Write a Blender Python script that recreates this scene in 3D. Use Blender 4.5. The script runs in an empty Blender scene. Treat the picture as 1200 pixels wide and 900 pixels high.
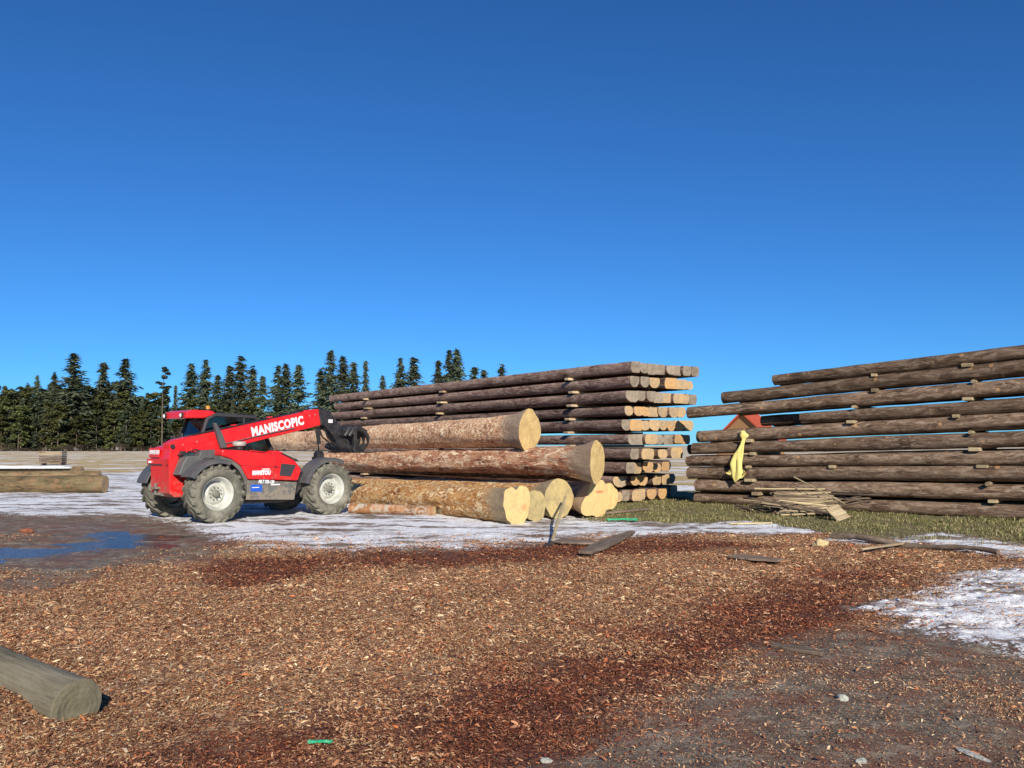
import bpy, bmesh, math, random
import numpy as np
from mathutils import Vector, Matrix, noise as mnoise
from math import sin, cos, pi, radians, exp, sqrt
random.seed(7)
SC = bpy.context.scene
COL = SC.collection

# ------------------------------------------------------------------ measuring
F, H, P = 1000., 1.58, math.atan(.072)
def ray(u, v):
    x = (u-600)/F; z = (450-v)/F
    c, s = cos(P), sin(P)
    return (x, c-s*z, s+c*z)
def gnd(u, v, z0=0.):
    r = ray(u, v); t = (z0-H)/r[2]
    return (r[0]*t, r[1]*t)

# ------------------------------------------------------------------ object helpers
def tag(o, label=None, cat=None, group=None, kind=None):
    if label: o['label'] = label
    if cat: o['category'] = cat
    if group: o['group'] = group
    if kind: o['kind'] = kind
    return o
def empty(name, loc=(0,0,0), rz=0.):
    o = bpy.data.objects.new(name, None); COL.objects.link(o)
    o.location = loc; o.rotation_euler = (0,0,rz); o.empty_display_size = .2
    return o
def link(name, me, parent=None):
    o = bpy.data.objects.new(name, me); COL.objects.link(o)
    if parent: o.parent = parent
    return o
def bevel(o, w=.01, seg=2):
    m = o.modifiers.new('bevel', 'BEVEL'); m.width = w; m.segments = seg
    m.limit_method = 'ANGLE'; m.angle_limit = radians(35)
    return o

class MB:
    def __init__(s): s.v = []; s.f = []; s.sm = []
    def add(s, vs, fs, smooth=False):
        b = len(s.v); s.v += [tuple(p) for p in vs]
        for f in fs: s.f.append([b+i for i in f]); s.sm.append(smooth)
        return s
    def box(s, x0,x1,y0,y1,z0,z1, M=None):
        vs = [(x,y,z) for x in (x0,x1) for y in (y0,y1) for z in (z0,z1)]
        if M: vs = [M@Vector(p) for p in vs]
        return s.add(vs, [(0,1,3,2),(4,6,7,5),(0,4,5,1),(2,3,7,6),(0,2,6,4),(1,5,7,3)])
    def prism(s, pts, y0, y1, axis='y', taper=None):
        n = len(pts); vs = []
        for k, y in enumerate((y0, y1)):
            for (a, b) in pts:
                vs.append((a,y,b) if axis=='y' else ((y,a,b) if axis=='x' else (a,b,y)))
        fs = [list(range(n)), list(range(2*n-1, n-1, -1))]
        fs += [(i, n+i, n+(i+1)%n, (i+1)%n) for i in range(n)]
        return s.add(vs, fs)
    def tube(s, path, r, n=10, smooth=True, cap=True):
        path = [Vector(p) for p in path]
        rs = r if isinstance(r, (list,tuple)) else [r]*len(path)
        vs = []; up = Vector((0,0,1))
        for i, p in enumerate(path):
            d = (path[min(i+1,len(path)-1)]-path[max(i-1,0)]).normalized()
            a = d.cross(up)
            if a.length < .05: a = d.cross(Vector((0,1,0)))
            a.normalize(); b = d.cross(a)
            for k in range(n):
                t = 2*pi*k/n; vs.append(p+(a*cos(t)+b*sin(t))*rs[i])
        fs = []
        for i in range(len(path)-1):
            for k in range(n):
                k2 = (k+1)%n; fs.append((i*n+k, i*n+k2, (i+1)*n+k2, (i+1)*n+k))
        s.add(vs, fs, smooth)
        if cap:
            s.add([vs[k] for k in range(n)], [list(range(n))]); s.add([vs[(len(path)-1)*n+k] for k in range(n)], [list(range(n))])
        return s
    def lathe(s, prof, n=48, c=(0,0,0), smooth=True):     # profile (r, y) round the local Y axis
        vs = []
        for (r, y) in prof:
            for k in range(n):
                t = 2*pi*k/n; vs.append((c[0]+r*cos(t), c[1]+y, c[2]+r*sin(t)))
        fs = []
        for i in range(len(prof)-1):
            for k in range(n):
                k2 = (k+1)%n; fs.append((i*n+k, (i+1)*n+k, (i+1)*n+k2, i*n+k2))
        return s.add(vs, fs, smooth)
    def mesh(s, name, mat):
        me = bpy.data.meshes.new(name); me.from_pydata(s.v, [], s.f)
        me.polygons.foreach_set('use_smooth', s.sm)
        if mat: me.materials.append(mat)
        bm = bmesh.new(); bm.from_mesh(me); bmesh.ops.recalc_face_normals(bm, faces=bm.faces); bm.to_mesh(me); bm.free()
        me.update(); return me
    def build(s, name, mat, parent=None): return link(name, s.mesh(name, mat), parent)

def text_mesh(name, body, size, mat, depth=.004, offset=0., shear=0., sx=1., space=1.):
    cu = bpy.data.curves.new(name, 'FONT'); cu.body = body; cu.size = size; cu.extrude = depth
    cu.offset = offset; cu.shear = shear; cu.space_character = space; cu.resolution_u = 3
    tmp = bpy.data.objects.new('tmp', cu); COL.objects.link(tmp)
    dg = bpy.context.evaluated_depsgraph_get()
    me = bpy.data.meshes.new_from_object(tmp.evaluated_get(dg))
    bpy.data.objects.remove(tmp); bpy.data.curves.remove(cu)
    me.name = name; me.materials.clear(); me.materials.append(mat)
    if sx != 1.: me.transform(Matrix.Diagonal((sx,1,1,1)))
    return me

# ------------------------------------------------------------------ materials
def nodes(name):
    m = bpy.data.materials.new(name); m.use_nodes = True
    nt = m.node_tree; b = nt.nodes['Principled BSDF']
    return m, nt, b
class G:
    def __init__(s, nt): s.nt = nt
    def n(s, t, **k):
        x = s.nt.nodes.new(t)
        for a, v in k.items(): setattr(x, a, v)
        return x
    def l(s, a, b): s.nt.links.new(a, b)
    def coord(s, scale=(1,1,1), which='Object'):
        c = s.n('ShaderNodeTexCoord'); mp = s.n('ShaderNodeMapping'); mp.inputs['Scale'].default_value = scale
        s.l(c.outputs[which], mp.inputs['Vector']); return mp.outputs[0]
    def noise(s, vec, scale, detail=4, rough=.55, dist=0.):
        x = s.n('ShaderNodeTexNoise'); x.inputs['Scale'].default_value = scale; x.inputs['Detail'].default_value = detail
        x.inputs['Roughness'].default_value = rough; x.inputs['Distortion'].default_value = dist
        if vec: s.l(vec, x.inputs['Vector'])
        return x.outputs['Fac']
    def vor(s, vec, scale, out='Distance', feature='F1'):
        x = s.n('ShaderNodeTexVoronoi', feature=feature); x.inputs['Scale'].default_value = scale
        s.l(vec, x.inputs['Vector']); return x.outputs[out]
    def ramp(s, fac, stops, interp='LINEAR'):
        x = s.n('ShaderNodeValToRGB'); e = x.color_ramp.elements; x.color_ramp.interpolation = interp
        while len(e) < len(stops): e.new(.5)
        for i, (p, c) in enumerate(stops):
            e[i].position = p; e[i].color = (c[0],c[1],c[2],1) if isinstance(c,(tuple,list)) else (c,c,c,1)
        s.l(fac, x.inputs[0]); return x.outputs[0]
    def mix(s, fac, a, b, mode='MIX'):
        x = s.n('ShaderNodeMix', data_type='RGBA', blend_type=mode)
        if isinstance(fac, (int,float)): x.inputs[0].default_value = fac
        else: s.l(fac, x.inputs[0])
        for i, q in ((6,a),(7,b)):
            if isinstance(q, (tuple,list)): x.inputs[i].default_value = (*q[:3],1)
            else: s.l(q, x.inputs[i])
        return x.outputs[2]
    def math(s, op, a, b=None, c=None, clamp=False):
        x = s.n('ShaderNodeMath', operation=op); x.use_clamp = clamp
        for i, q in enumerate((a,b,c)):
            if q is None: continue
            if isinstance(q,(int,float)): x.inputs[i].default_value = q
            else: s.l(q, x.inputs[i])
        return x.outputs[0]
    def attr(s, name):
        x = s.n('ShaderNodeAttribute'); x.attribute_name = name; return x
    def bump(s, h, strength, dist, b):
        x = s.n('ShaderNodeBump'); x.inputs['Strength'].default_value = strength; x.inputs['Distance'].default_value = dist
        s.l(h, x.inputs['Height']); s.l(x.outputs[0], b.inputs['Normal']); return x

def m_basic(name, col, rough=.5, dirt=None, dirt_amt=.35, scale=6, bump=0., metal=0., spec=.5, coat=0., mud=0.):
    m, nt, b = nodes(name); g = G(nt)
    b.inputs['Roughness'].default_value = rough; b.inputs['Metallic'].default_value = metal
    b.inputs['Specular IOR Level'].default_value = spec; b.inputs['Coat Weight'].default_value = coat
    vec = g.coord()
    nz = g.noise(vec, scale, 6, .65)
    d = dirt or tuple(c*.6 for c in col)
    f = g.ramp(nz, [(.42,0.),(.72,dirt_amt)])
    cc = g.mix(f, col, d)
    if mud:      # dried mud splashed over the lower panels
        sp = g.n('ShaderNodeSeparateXYZ'); g.l(vec, sp.inputs[0])
        ms_ = g.math('ADD', g.math('MULTIPLY', g.noise(vec, 9, 8, .78), 1.5), g.math('MULTIPLY', sp.outputs[2], -.42))
        cc = g.mix(g.ramp(ms_, [(.42,0.),(.56,mud)]), cc, (.27,.225,.165))
    g.l(cc, b.inputs['Base Color'])
    rr = g.math('ADD', g.math('MULTIPLY', nz, .3), rough-.12); g.l(rr, b.inputs['Roughness'])
    if bump: g.bump(g.noise(vec, scale*5, 4), bump, .01, b)
    return m

def m_log(name, cols, stretch=.35, scale=4., bump=.6, streak=True, pale=None, paleamt=.5, rough=.85, fl=0., dirt=None, pscale=1.3, knots=None):
    """round timber: stretched bark noise along local X, per-object variation; cols = dark..light"""
    m, nt, b = nodes(name); g = G(nt); b.inputs['Roughness'].default_value = rough
    b.inputs['Specular IOR Level'].default_value = .25
    oi = g.n('ShaderNodeObjectInfo')
    tc = g.n('ShaderNodeTexCoord'); ad = g.n('ShaderNodeVectorMath', operation='ADD')
    g.l(tc.outputs['Object'], ad.inputs[0])
    sc = g.n('ShaderNodeVectorMath', operation='SCALE'); g.l(oi.outputs['Random'], sc.inputs['Scale']); sc.inputs[0].default_value = (37,11,5)
    g.l(sc.outputs[0], ad.inputs[1])
    mp = g.n('ShaderNodeMapping'); mp.inputs['Scale'].default_value = (stretch,1,1); g.l(ad.outputs[0], mp.inputs[0])
    mp2 = g.n('ShaderNodeMapping'); mp2.inputs['Scale'].default_value = (stretch*.25,1,1); g.l(ad.outputs[0], mp2.inputs[0])
    n1 = g.noise(mp.outputs[0], scale, 8, .68, .6)
    n2 = g.noise(mp2.outputs[0], scale*5, 5, .6)
    n3 = g.noise(ad.outputs[0], 1.3, 3)
    f = g.math('ADD', g.math('MULTIPLY', n1, .65), g.math('MULTIPLY', n2, .35))
    f = g.math('ADD', f, g.math('MULTIPLY', g.math('SUBTRACT', n3, .5), .35))
    st = [(.34+.33*i/(len(cols)-1), c) for i, c in enumerate(cols)]
    c = g.ramp(f, st)
    if knots:
        kv = g.n('ShaderNodeTexVoronoi'); kv.inputs['Scale'].default_value = 2.3; g.l(ad.outputs[0], kv.inputs['Vector'])
        c = g.mix(g.ramp(g.math('ADD', kv.outputs['Distance'], g.math('MULTIPLY', n1, .12)), [(.13,.9),(.20,0.)]), c, knots)
        c = g.mix(g.ramp(g.math('ABSOLUTE', g.math('SUBTRACT', kv.outputs['Distance'], .16)), [(.0,.5),(.03,0.)]), c, cols[0])
    if pale:
        pf = g.ramp(g.noise(mp.outputs[0], scale*pscale*.75, 7, .74, 1.6), [(.52,0.),(.57,paleamt)])
        c = g.mix(pf, c, pale)
    hs = g.n('ShaderNodeHueSaturation'); g.l(c, hs.inputs['Color'])
    g.l(g.math('ADD', g.math('MULTIPLY', oi.outputs['Random'], .55), .72), hs.inputs['Value'])
    c = hs.outputs[0]
    if dirt:
        sep = g.n('ShaderNodeSeparateXYZ'); g.l(tc.outputs['Object'], sep.inputs[0])
        df = g.math('ADD', g.math('MULTIPLY', sep.outputs[0], 1.1), g.math('MULTIPLY', g.math('ADD', n1, n3), 1.2), None)
        c = g.mix(g.ramp(df, [(.35,0.),(.9,.85)]), c, dirt)      # bare butt wood near the cut end (local x towards 0)
    g.l(c, b.inputs['Base Color'])
    hh = g.math('ADD', g.math('MULTIPLY', n1, .7), g.math('MULTIPLY', n2, .3))
    g.bump(hh, bump, .05, b)
    return m

def m_end(name, base, ring, dirt, dirtamt=.4, mark=None):
    """sawn end grain: rings round the local X axis, radial checks, dirt"""
    m, nt, b = nodes(name); g = G(nt); b.inputs['Roughness'].default_value = .8; b.inputs['Specular IOR Level'].default_value = .2
    tc = g.n('ShaderNodeTexCoord'); oi = g.n('ShaderNodeObjectInfo')
    ad = g.n('ShaderNodeVectorMath', operation='ADD'); g.l(tc.outputs['Object'], ad.inputs[0])
    sc = g.n('ShaderNodeVectorMath', operation='SCALE'); g.l(oi.outputs['Random'], sc.inputs['Scale']); sc.inputs[0].default_value = (13,29,7); g.l(sc.outputs[0], ad.inputs[1])
    sep = g.n('ShaderNodeSeparateXYZ'); g.l(tc.outputs['Object'], sep.inputs[0])
    cb = g.n('ShaderNodeCombineXYZ'); g.l(sep.outputs[1], cb.inputs[1]); g.l(sep.outputs[2], cb.inputs[2])
    ln = g.n('ShaderNodeVectorMath', operation='LENGTH'); g.l(cb.outputs[0], ln.inputs[0])
    nz = g.noise(ad.outputs[0], 5, 5, .6)
    rr = g.math('ADD', ln.outputs['Value'], g.math('MULTIPLY', nz, .05))
    w = g.math('SINE', g.math('MULTIPLY', rr, 190.)); w = g.math('MULTIPLY_ADD', w, .35, .4)
    c = g.mix(w, base, ring)
    w2 = g.math('MULTIPLY_ADD', g.math('SINE', g.math('MULTIPLY', g.math('ADD', rr, g.math('MULTIPLY', g.noise(ad.outputs[0], 2.2, 4), .16)), 62.)), .5, .5)
    c = g.mix(g.math('MULTIPLY', w2, .16), c, tuple(q*.62 for q in ring))
    c = g.mix(g.ramp(rr, [(.0,.6),(.055,0.)]), c, tuple(q*.35 for q in ring))
    c = g.mix(g.ramp(g.noise(ad.outputs[0], 3.2, 6, .7), [(.42,0.),(.66,dirtamt)]), c, dirt)
    ang = g.math('ARCTAN2', sep.outputs[1], sep.outputs[2])
    cr = g.n('ShaderNodeCombineXYZ'); g.l(g.math('MULTIPLY', ang, 1.), cr.inputs[0]); g.l(oi.outputs['Random'], cr.inputs[1]); g.l(g.math('MULTIPLY', rr, 1.2), cr.inputs[2])
    ck = g.noise(cr.outputs[0], 6., 3, .6)
    cf = g.ramp(ck, [(.66,0.),(.72,.55)])
    c = g.mix(cf, c, tuple(q*.28 for q in base))
    saw = g.noise(ad.outputs[0], 26, 3, .7)
    c = g.mix(g.ramp(saw, [(.35,.25),(.6,0.)]), c, tuple(q*.55 for q in base))
    if mark:
        pos, size, colr = mark
        sb = g.n('ShaderNodeVectorMath', operation='SUBTRACT'); g.l(tc.outputs['Object'], sb.inputs[0]); sb.inputs[1].default_value = pos
        ml = g.n('ShaderNodeVectorMath', operation='MULTIPLY'); g.l(sb.outputs[0], ml.inputs[0]); ml.inputs[1].default_value = (0,1/size[0],1/size[1])
        le = g.n('ShaderNodeVectorMath', operation='LENGTH'); g.l(ml.outputs[0], le.inputs[0])
        mf = g.ramp(g.math('ADD', le.outputs['Value'], g.math('MULTIPLY', g.noise(ad.outputs[0], 14, 3), .8)), [(.9,.85),(1.4,0.)])
        c = g.mix(mf, c, colr)
    g.l(c, b.inputs['Base Color'])
    g.bump(g.math('ADD', saw, g.math('MULTIPLY', w, .2)), .35, .02, b)
    return m

M = {}
M['logA'] = m_log('stripped_bark_pinkish', [(.14,.06,.035),(.42,.21,.115),(.62,.38,.21),(.74,.52,.31)], .9, 8, 1.4, pale=(.86,.68,.44), paleamt=1., dirt=(.30,.225,.16))
M['logB'] = m_log('stripped_bark_red', [(.12,.045,.025),(.42,.175,.09),(.60,.33,.18),(.74,.50,.30)], .35, 8, 1.4, pale=(.88,.68,.46), paleamt=1., dirt=(.32,.235,.155))
M['logC'] = m_log('stripped_bark_orange', [(.14,.05,.018),(.46,.20,.06),(.62,.34,.12),(.74,.50,.24)], .5, 8, 1.4, pale=(.88,.70,.40), paleamt=1., dirt=(.32,.25,.155))
M['old'] = m_log('weathered_brown_wood', [(.045,.026,.020),(.15,.088,.066),(.25,.16,.125),(.36,.26,.20)], .3, 9, .9, pale=(.42,.33,.27), paleamt=.6, knots=(.34,.20,.12))
M['old3'] = m_log('peeled_brown_log', [(.026,.016,.010),(.098,.060,.038),(.175,.115,.075),(.28,.205,.14)], .28, 9, .8, pale=(.34,.26,.19), paleamt=.55, knots=(.40,.22,.10))
M['mossy'] = m_log('mossy_bark', [(.045,.034,.018),(.11,.082,.042),(.17,.13,.065),(.21,.155,.09)], .4, 5, .6, pale=(.33,.16,.09), paleamt=.4)
M['greylog'] = m_log('grey_bleached_wood', [(.11,.095,.06),(.19,.165,.105),(.25,.215,.145),(.31,.27,.19)], .15, 9, .5, pale=(.30,.26,.19), paleamt=.3)
M['bark_billet'] = m_log('orange_grey_bark', [(.12,.06,.03),(.30,.14,.06),(.42,.22,.11),(.40,.34,.26)], 1.2, 4, .8, pale=(.42,.38,.31), paleamt=.8)
M['end_y'] = m_end('fresh_yellow_cut', (.80,.60,.27), (.70,.47,.18), (.46,.30,.13), .75)
M['end_ymark'] = m_end('fresh_yellow_cut_marked', (.80,.60,.27), (.70,.47,.18), (.55,.38,.18), .4, mark=((0,.02,.12),(.26,.055),(.85,.16,.09)))
M['end_yor'] = m_end('fresh_yellow_cut_tinted', (.80,.60,.27), (.70,.47,.18), (.45,.34,.20), .5, mark=((0,.22,-.05),(.13,.13),(.80,.33,.14)))
M['end_grey'] = m_end('dirty_grey_cut', (.60,.47,.22), (.46,.35,.15), (.30,.245,.13), .9)
M['end_tan'] = m_end('tan_sawn_end', (.60,.42,.22), (.42,.26,.12), (.30,.25,.19), .85)
M['end_or'] = m_end('orange_sawn_end', (.66,.40,.17), (.50,.26,.09), (.36,.28,.19), .8)
M['end_old'] = m_end('grey_sawn_end', (.40,.33,.25), (.28,.22,.155), (.17,.135,.10), .85)
M['end_brown'] = m_end('brown_sawn_end', (.16,.095,.06), (.11,.062,.04), (.07,.045,.03), .6)
M['board_tan'] = m_log('pale_sawn_board', [(.28,.20,.12),(.42,.31,.19),(.52,.40,.25),(.6,.48,.31)], .1, 9, .3)
M['board_grey'] = m_log('grey_board', [(.09,.06,.045),(.16,.115,.085),(.22,.165,.12),(.28,.22,.165)], .1, 9, .3)
M['lath'] = m_log('lath_wood', [(.12,.085,.05),(.25,.185,.11),(.38,.30,.18),(.48,.40,.25)], .1, 9, .3)
M['lath_dark'] = m_log('dark_lath_wood', [(.06,.04,.03),(.12,.085,.06),(.19,.14,.10),(.27,.21,.15)], .1, 9, .3)
M['lath_pale'] = m_log('pale_lath_wood', [(.38,.29,.15),(.50,.40,.22),(.60,.49,.29),(.68,.57,.36)], .1, 9, .2)
M['red'] = m_basic('red_paint', (.74,.012,.016), .33, (.50,.04,.03), .45, 3.5, 0, 0, .5, .2, .45)
M['reddark'] = m_basic('red_paint_panel', (.62,.012,.014), .4, (.40,.03,.02), .5, 4)
M['blk'] = m_basic('black_paint', (.018,.018,.02), .4, (.08,.07,.06), .6, 7, .2)
M['plastic'] = m_basic('grey_plastic', (.075,.078,.082), .5, (.15,.135,.115), .7, 4, .1)
M['skirt'] = m_basic('dusty_grey_panel', (.10,.10,.095), .5, (.20,.18,.15), .7, 3, .1, mud=.75)
M['grille'] = m_basic('dark_mesh', (.03,.03,.035), .6, (.07,.06,.06), .6, 30)
M['tyre'] = m_basic('muddy_rubber', (.115,.108,.085), .85, (.30,.28,.215), .95, 3.5, .5, spec=.2)
M['rim'] = m_basic('grey_cream_rim', (.50,.50,.44), .45, (.26,.25,.19), .8, 5, .1)
M['hub'] = m_basic('dirty_hub', (.16,.155,.12), .6, (.28,.26,.2), .8, 14, .3)
M['white'] = m_basic('white_decal', (.80,.80,.80), .45, (.6,.5,.5), .4, 12)
M['cream'] = m_basic('beige_cap', (.42,.40,.34), .5, (.25,.22,.18), .6, 8)
M['blue'] = m_basic('blue_sticker', (.02,.10,.50), .4)
M['steel'] = m_basic('worn_steel', (.35,.34,.33), .4, (.15,.12,.10), .8, 12, .1, .7)
M['lampglass'] = m_basic('lamp_lens', (.78,.74,.66), .12, (.6,.55,.5), .2, 8)
M['amber'] = m_basic('amber_lens', (.85,.24,.01), .15, (.7,.15,.01), .3, 8)
M['taillens'] = m_basic('red_lens', (.45,.01,.01), .15)
M['cloth'] = m_basic('yellow_cloth', (.82,.70,.22), .9, (.62,.50,.16), .8, 9, .3)
M['green'] = m_basic('green_plastic', (.02,.38,.17), .35, (.04,.25,.12), .5, 10)
M['stone'] = m_basic('pale_stone', (.42,.42,.36), .85, (.25,.24,.2), .7, 10, .4)
M['chunk'] = m_basic('pale_wood_chunk', (.58,.46,.22), .85, (.4,.3,.15), .7, 14, .4)
M['redbark'] = m_basic('red_bark', (.30,.10,.045), .85, (.16,.06,.03), .8, 14, .5)
M['iron'] = m_basic('dark_iron', (.03,.028,.027), .5, (.10,.05,.03), .6, 14, .2)
M['seat'] = m_basic('seat_vinyl', (.03,.03,.035), .6)
M['trunk'] = m_basic('tree_bark', (.13,.09,.065), .9, (.20,.14,.10), .8, 2.)
M['palebark'] = m_basic('pale_tree_bark', (.13,.10,.075), .9, (.13,.10,.08), .8, 2.)
def m_glass():
    m, nt, b = nodes('tinted_glass'); g = G(nt)
    tr = g.n('ShaderNodeBsdfTransparent'); tr.inputs[0].default_value = (.42,.50,.50,1)
    gl = g.n('ShaderNodeBsdfGlossy'); gl.inputs['Roughness'].default_value = .04
    fr = g.n('ShaderNodeFresnel'); fr.inputs[0].default_value = 1.5
    mx = g.n('ShaderNodeMixShader'); g.l(g.math('ADD', g.math('MULTIPLY', fr.outputs[0], 1.3), .03, clamp=True), mx.inputs[0]); g.l(tr.outputs[0], mx.inputs[1]); g.l(gl.outputs[0], mx.inputs[2])
    g.l(mx.outputs[0], nt.nodes['Material Output'].inputs[0]); return m
M['glass'] = m_glass()
def m_foliage(name, dark, light, val=.5):
    m, nt, b = nodes(name); g = G(nt); b.inputs['Roughness'].default_value = .9; b.inputs['Specular IOR Level'].default_value = .1
    oi = g.n('ShaderNodeObjectInfo'); vec = g.coord()
    n = g.noise(vec, .9, 5, .7)
    c = g.ramp(n, [(.36,dark),(.64,light)])
    hs = g.n('ShaderNodeHueSaturation'); g.l(c, hs.inputs['Color'])
    g.l(g.math('ADD', g.math('MULTIPLY', oi.outputs['Random'], val), 1-val/2), hs.inputs['Value'])
    g.l(g.math('ADD', g.math('MULTIPLY', oi.outputs['Random'], .04), .48), hs.inputs['Hue'])
    g.l(hs.outputs[0], b.inputs['Base Color']); return m
M['spruce'] = m_foliage('spruce_needles', (.048,.066,.042), (.135,.155,.088))
M['pine'] = m_foliage('pine_needles', (.080,.098,.036), (.22,.22,.085), .7)
M['brush'] = m_foliage('bare_twigs', (.060,.046,.036), (.13,.10,.075), .7)

# ------------------------------------------------------------------ world, sun, camera
to_sun = Vector((.22,-.97,0)).normalized(); EL = radians(26)
w = bpy.data.worlds.new('World'); SC.world = w; w.use_nodes = True
g = G(w.node_tree); bg = w.node_tree.nodes['Background']
sky = g.n('ShaderNodeTexSky', sky_type='NISHITA'); sky.sun_disc = False
sky.sun_elevation = EL; sky.sun_rotation = math.atan2(to_sun.x, to_sun.y)
sky.altitude = 800; sky.air_density = .85; sky.dust_density = .15; sky.ozone_density = 3.0
skyc = g.mix(1., sky.outputs[0], (.235,.60,.98), 'MULTIPLY')
hs = g.n('ShaderNodeHueSaturation'); hs.inputs['Saturation'].default_value = 1.0; hs.inputs['Value'].default_value = 1.
g.l(skyc, hs.inputs['Color']); g.l(hs.outputs[0], bg.inputs[0]); bg.inputs[1].default_value = .10
sl = bpy.data.lights.new('sun', 'SUN'); sl.energy = 5.0; sl.angle = radians(.53); sl.color = (1.,.92,.80)
so = bpy.data.objects.new('sun', sl); COL.objects.link(so)
d = Vector((-to_sun.x*cos(EL), -to_sun.y*cos(EL), -sin(EL)))
so.rotation_euler = d.to_track_quat('-Z','Y').to_euler(); so.location = (0,0,40)
cam = bpy.data.cameras.new('camera'); cam.lens = 30.; cam.sensor_width = 36.; cam.clip_end = 8000; cam.clip_start = .1
co = bpy.data.objects.new('camera', cam); COL.objects.link(co); co.location = (0,0,H); co.rotation_euler = (pi/2+P,0,0)
SC.camera = co
SC.view_settings.view_transform = 'Standard'; SC.view_settings.look = 'None'; SC.view_settings.gamma = 1.; SC.view_settings.exposure = .27
SC.view_settings.use_curve_mapping = False
SC.cycles.max_bounces = 6; SC.cycles.transparent_max_bounces = 8

# ------------------------------------------------------------------ ground
def hash2(ix, iy, s):
    n = (ix.astype(np.int64)*374761393 + iy.astype(np.int64)*668265263 + s*974634777) & 0x7fffffff
    n = ((n ^ (n >> 13)) * 1274126177) & 0x7fffffff
    n = n ^ (n >> 16)
    return (n & 0xffff)/65535.
def vn(x, y, s=0):
    ix = np.floor(x); iy = np.floor(y); fx = x-ix; fy = y-iy
    fx = fx*fx*(3-2*fx); fy = fy*fy*(3-2*fy)
    a = hash2(ix,iy,s); b = hash2(ix+1,iy,s); c = hash2(ix,iy+1,s); d = hash2(ix+1,iy+1,s)
    return (a*(1-fx)+b*fx)*(1-fy)+(c*(1-fx)+d*fx)*fy
def fbm(x, y, s=0, o=4, g=.5):
    t = 0; a = 1; n = 0
    for i in range(o): t = t+a*vn(x*2**i+i*17.3, y*2**i-i*9.1, s+i*7); n += a; a *= g
    return t/n
def sdf(x, y, poly):
    px = np.array([p[0] for p in poly]); py = np.array([p[1] for p in poly]); n = len(poly)
    dist = np.full(x.shape, 1e9); inside = np.zeros(x.shape, bool)
    for i in range(n):
        ax, ay, bx, by = px[i], py[i], px[(i+1)%n], py[(i+1)%n]
        ex, ey = bx-ax, by-ay; wx, wy = x-ax, y-ay
        t = np.clip((wx*ex+wy*ey)/(ex*ex+ey*ey+1e-9), 0, 1)
        dist = np.minimum(dist, np.hypot(wx-ex*t, wy-ey*t))
        c = ((ay > y) != (by > y)) & (x < (bx-ax)*(y-ay)/((by-ay) if by != ay else 1e-9)+ax)
        inside ^= c
    return np.where(inside, -dist, dist)
def PG(*pts): return [gnd(*p) for p in pts]
def soft(x, y, poly, wd):
    return np.clip(.5 - sdf(x, y, poly)/wd, 0, 1)
# patches measured on the ground plane
P_SNOW = [ (PG((-160,590),(-160,562),(90,556),(180,556),(400,575),(470,585),(620,596),(700,611),(780,612),(862,617),(862,622),(740,628),(640,636),(520,643),(420,645),(300,640),(215,612),(160,604),(60,606)), 1.9),
           (PG((1025,716),(1060,694),(1130,672),(1260,655),(1300,720),(1260,775),(1180,757),(1080,738)), 1.1),
           (PG((1030,642),(1080,632),(1110,640),(1150,650),(1240,655),(1240,640),(1180,634),(1100,625),(1050,632)), .9),
           (PG((990,628),(1040,633),(1020,639),(960,634)), .5),
           (PG((800,618),(870,610),(960,624),(880,628)), .6),
           (PG((1000,708),(1040,700),(1060,712),(1010,720)), .5) ]
P_MUD = [ (PG((-160,606),(60,604),(215,610),(300,640),(250,655),(150,665),(60,690),(-160,700)), 1.6),
          (PG((860,760),(1000,735),(1120,745),(1260,770),(1400,1000),(900,1000),(640,905),(700,860),(790,800)), .8) ]
P_RED = [ (PG((120,905),(350,850),(560,800),(760,740),(900,690),(1020,660),(1100,680),(1000,715),(930,760),(820,820),(720,905)), 1.6),
          (PG((250,655),(420,645),(640,636),(760,627),(900,640),(640,655),(420,668),(260,690)), 1.2),
          (PG((190,612),(300,632),(260,645),(180,630)), .6)]
P_GRASS = [ (PG((650,600),(735,584),(800,575),(1000,575),(1300,575),(1300,640),(1180,636),(1080,634),(1000,626),(900,619),(800,613),(735,612),(690,612)), .8) ]
P_WATER = [ PG((-80,645),(0,640),(60,636),(110,622),(150,620),(160,640),(120,652),(90,664),(20,658),(-60,664)),
            PG((60,616),(110,610),(200,620),(260,628),(200,640),(120,632)) ]
def union(x, y, L):
    m = np.zeros(x.shape)
    for poly, wd in L: m = np.maximum(m, soft(x, y, poly, wd))
    return m
def masks(x, y):
    r = {}
    r['snow'] = union(x, y, P_SNOW); r['mud'] = union(x, y, P_MUD)
    r['red'] = union(x, y, P_RED); r['grass'] = union(x, y, P_GRASS)
    wat = np.zeros(x.shape)
    for p in P_WATER: wat = np.maximum(wat, soft(x, y, p, 1.4))
    r['water'] = wat
    # open field beyond the yard
    edge = 29 + 4*(fbm(x*.15, y*.15, 3)-.5)
    fld = np.clip((y-edge)/3, 0, 1)
    r['field'] = fld
    return r
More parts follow.
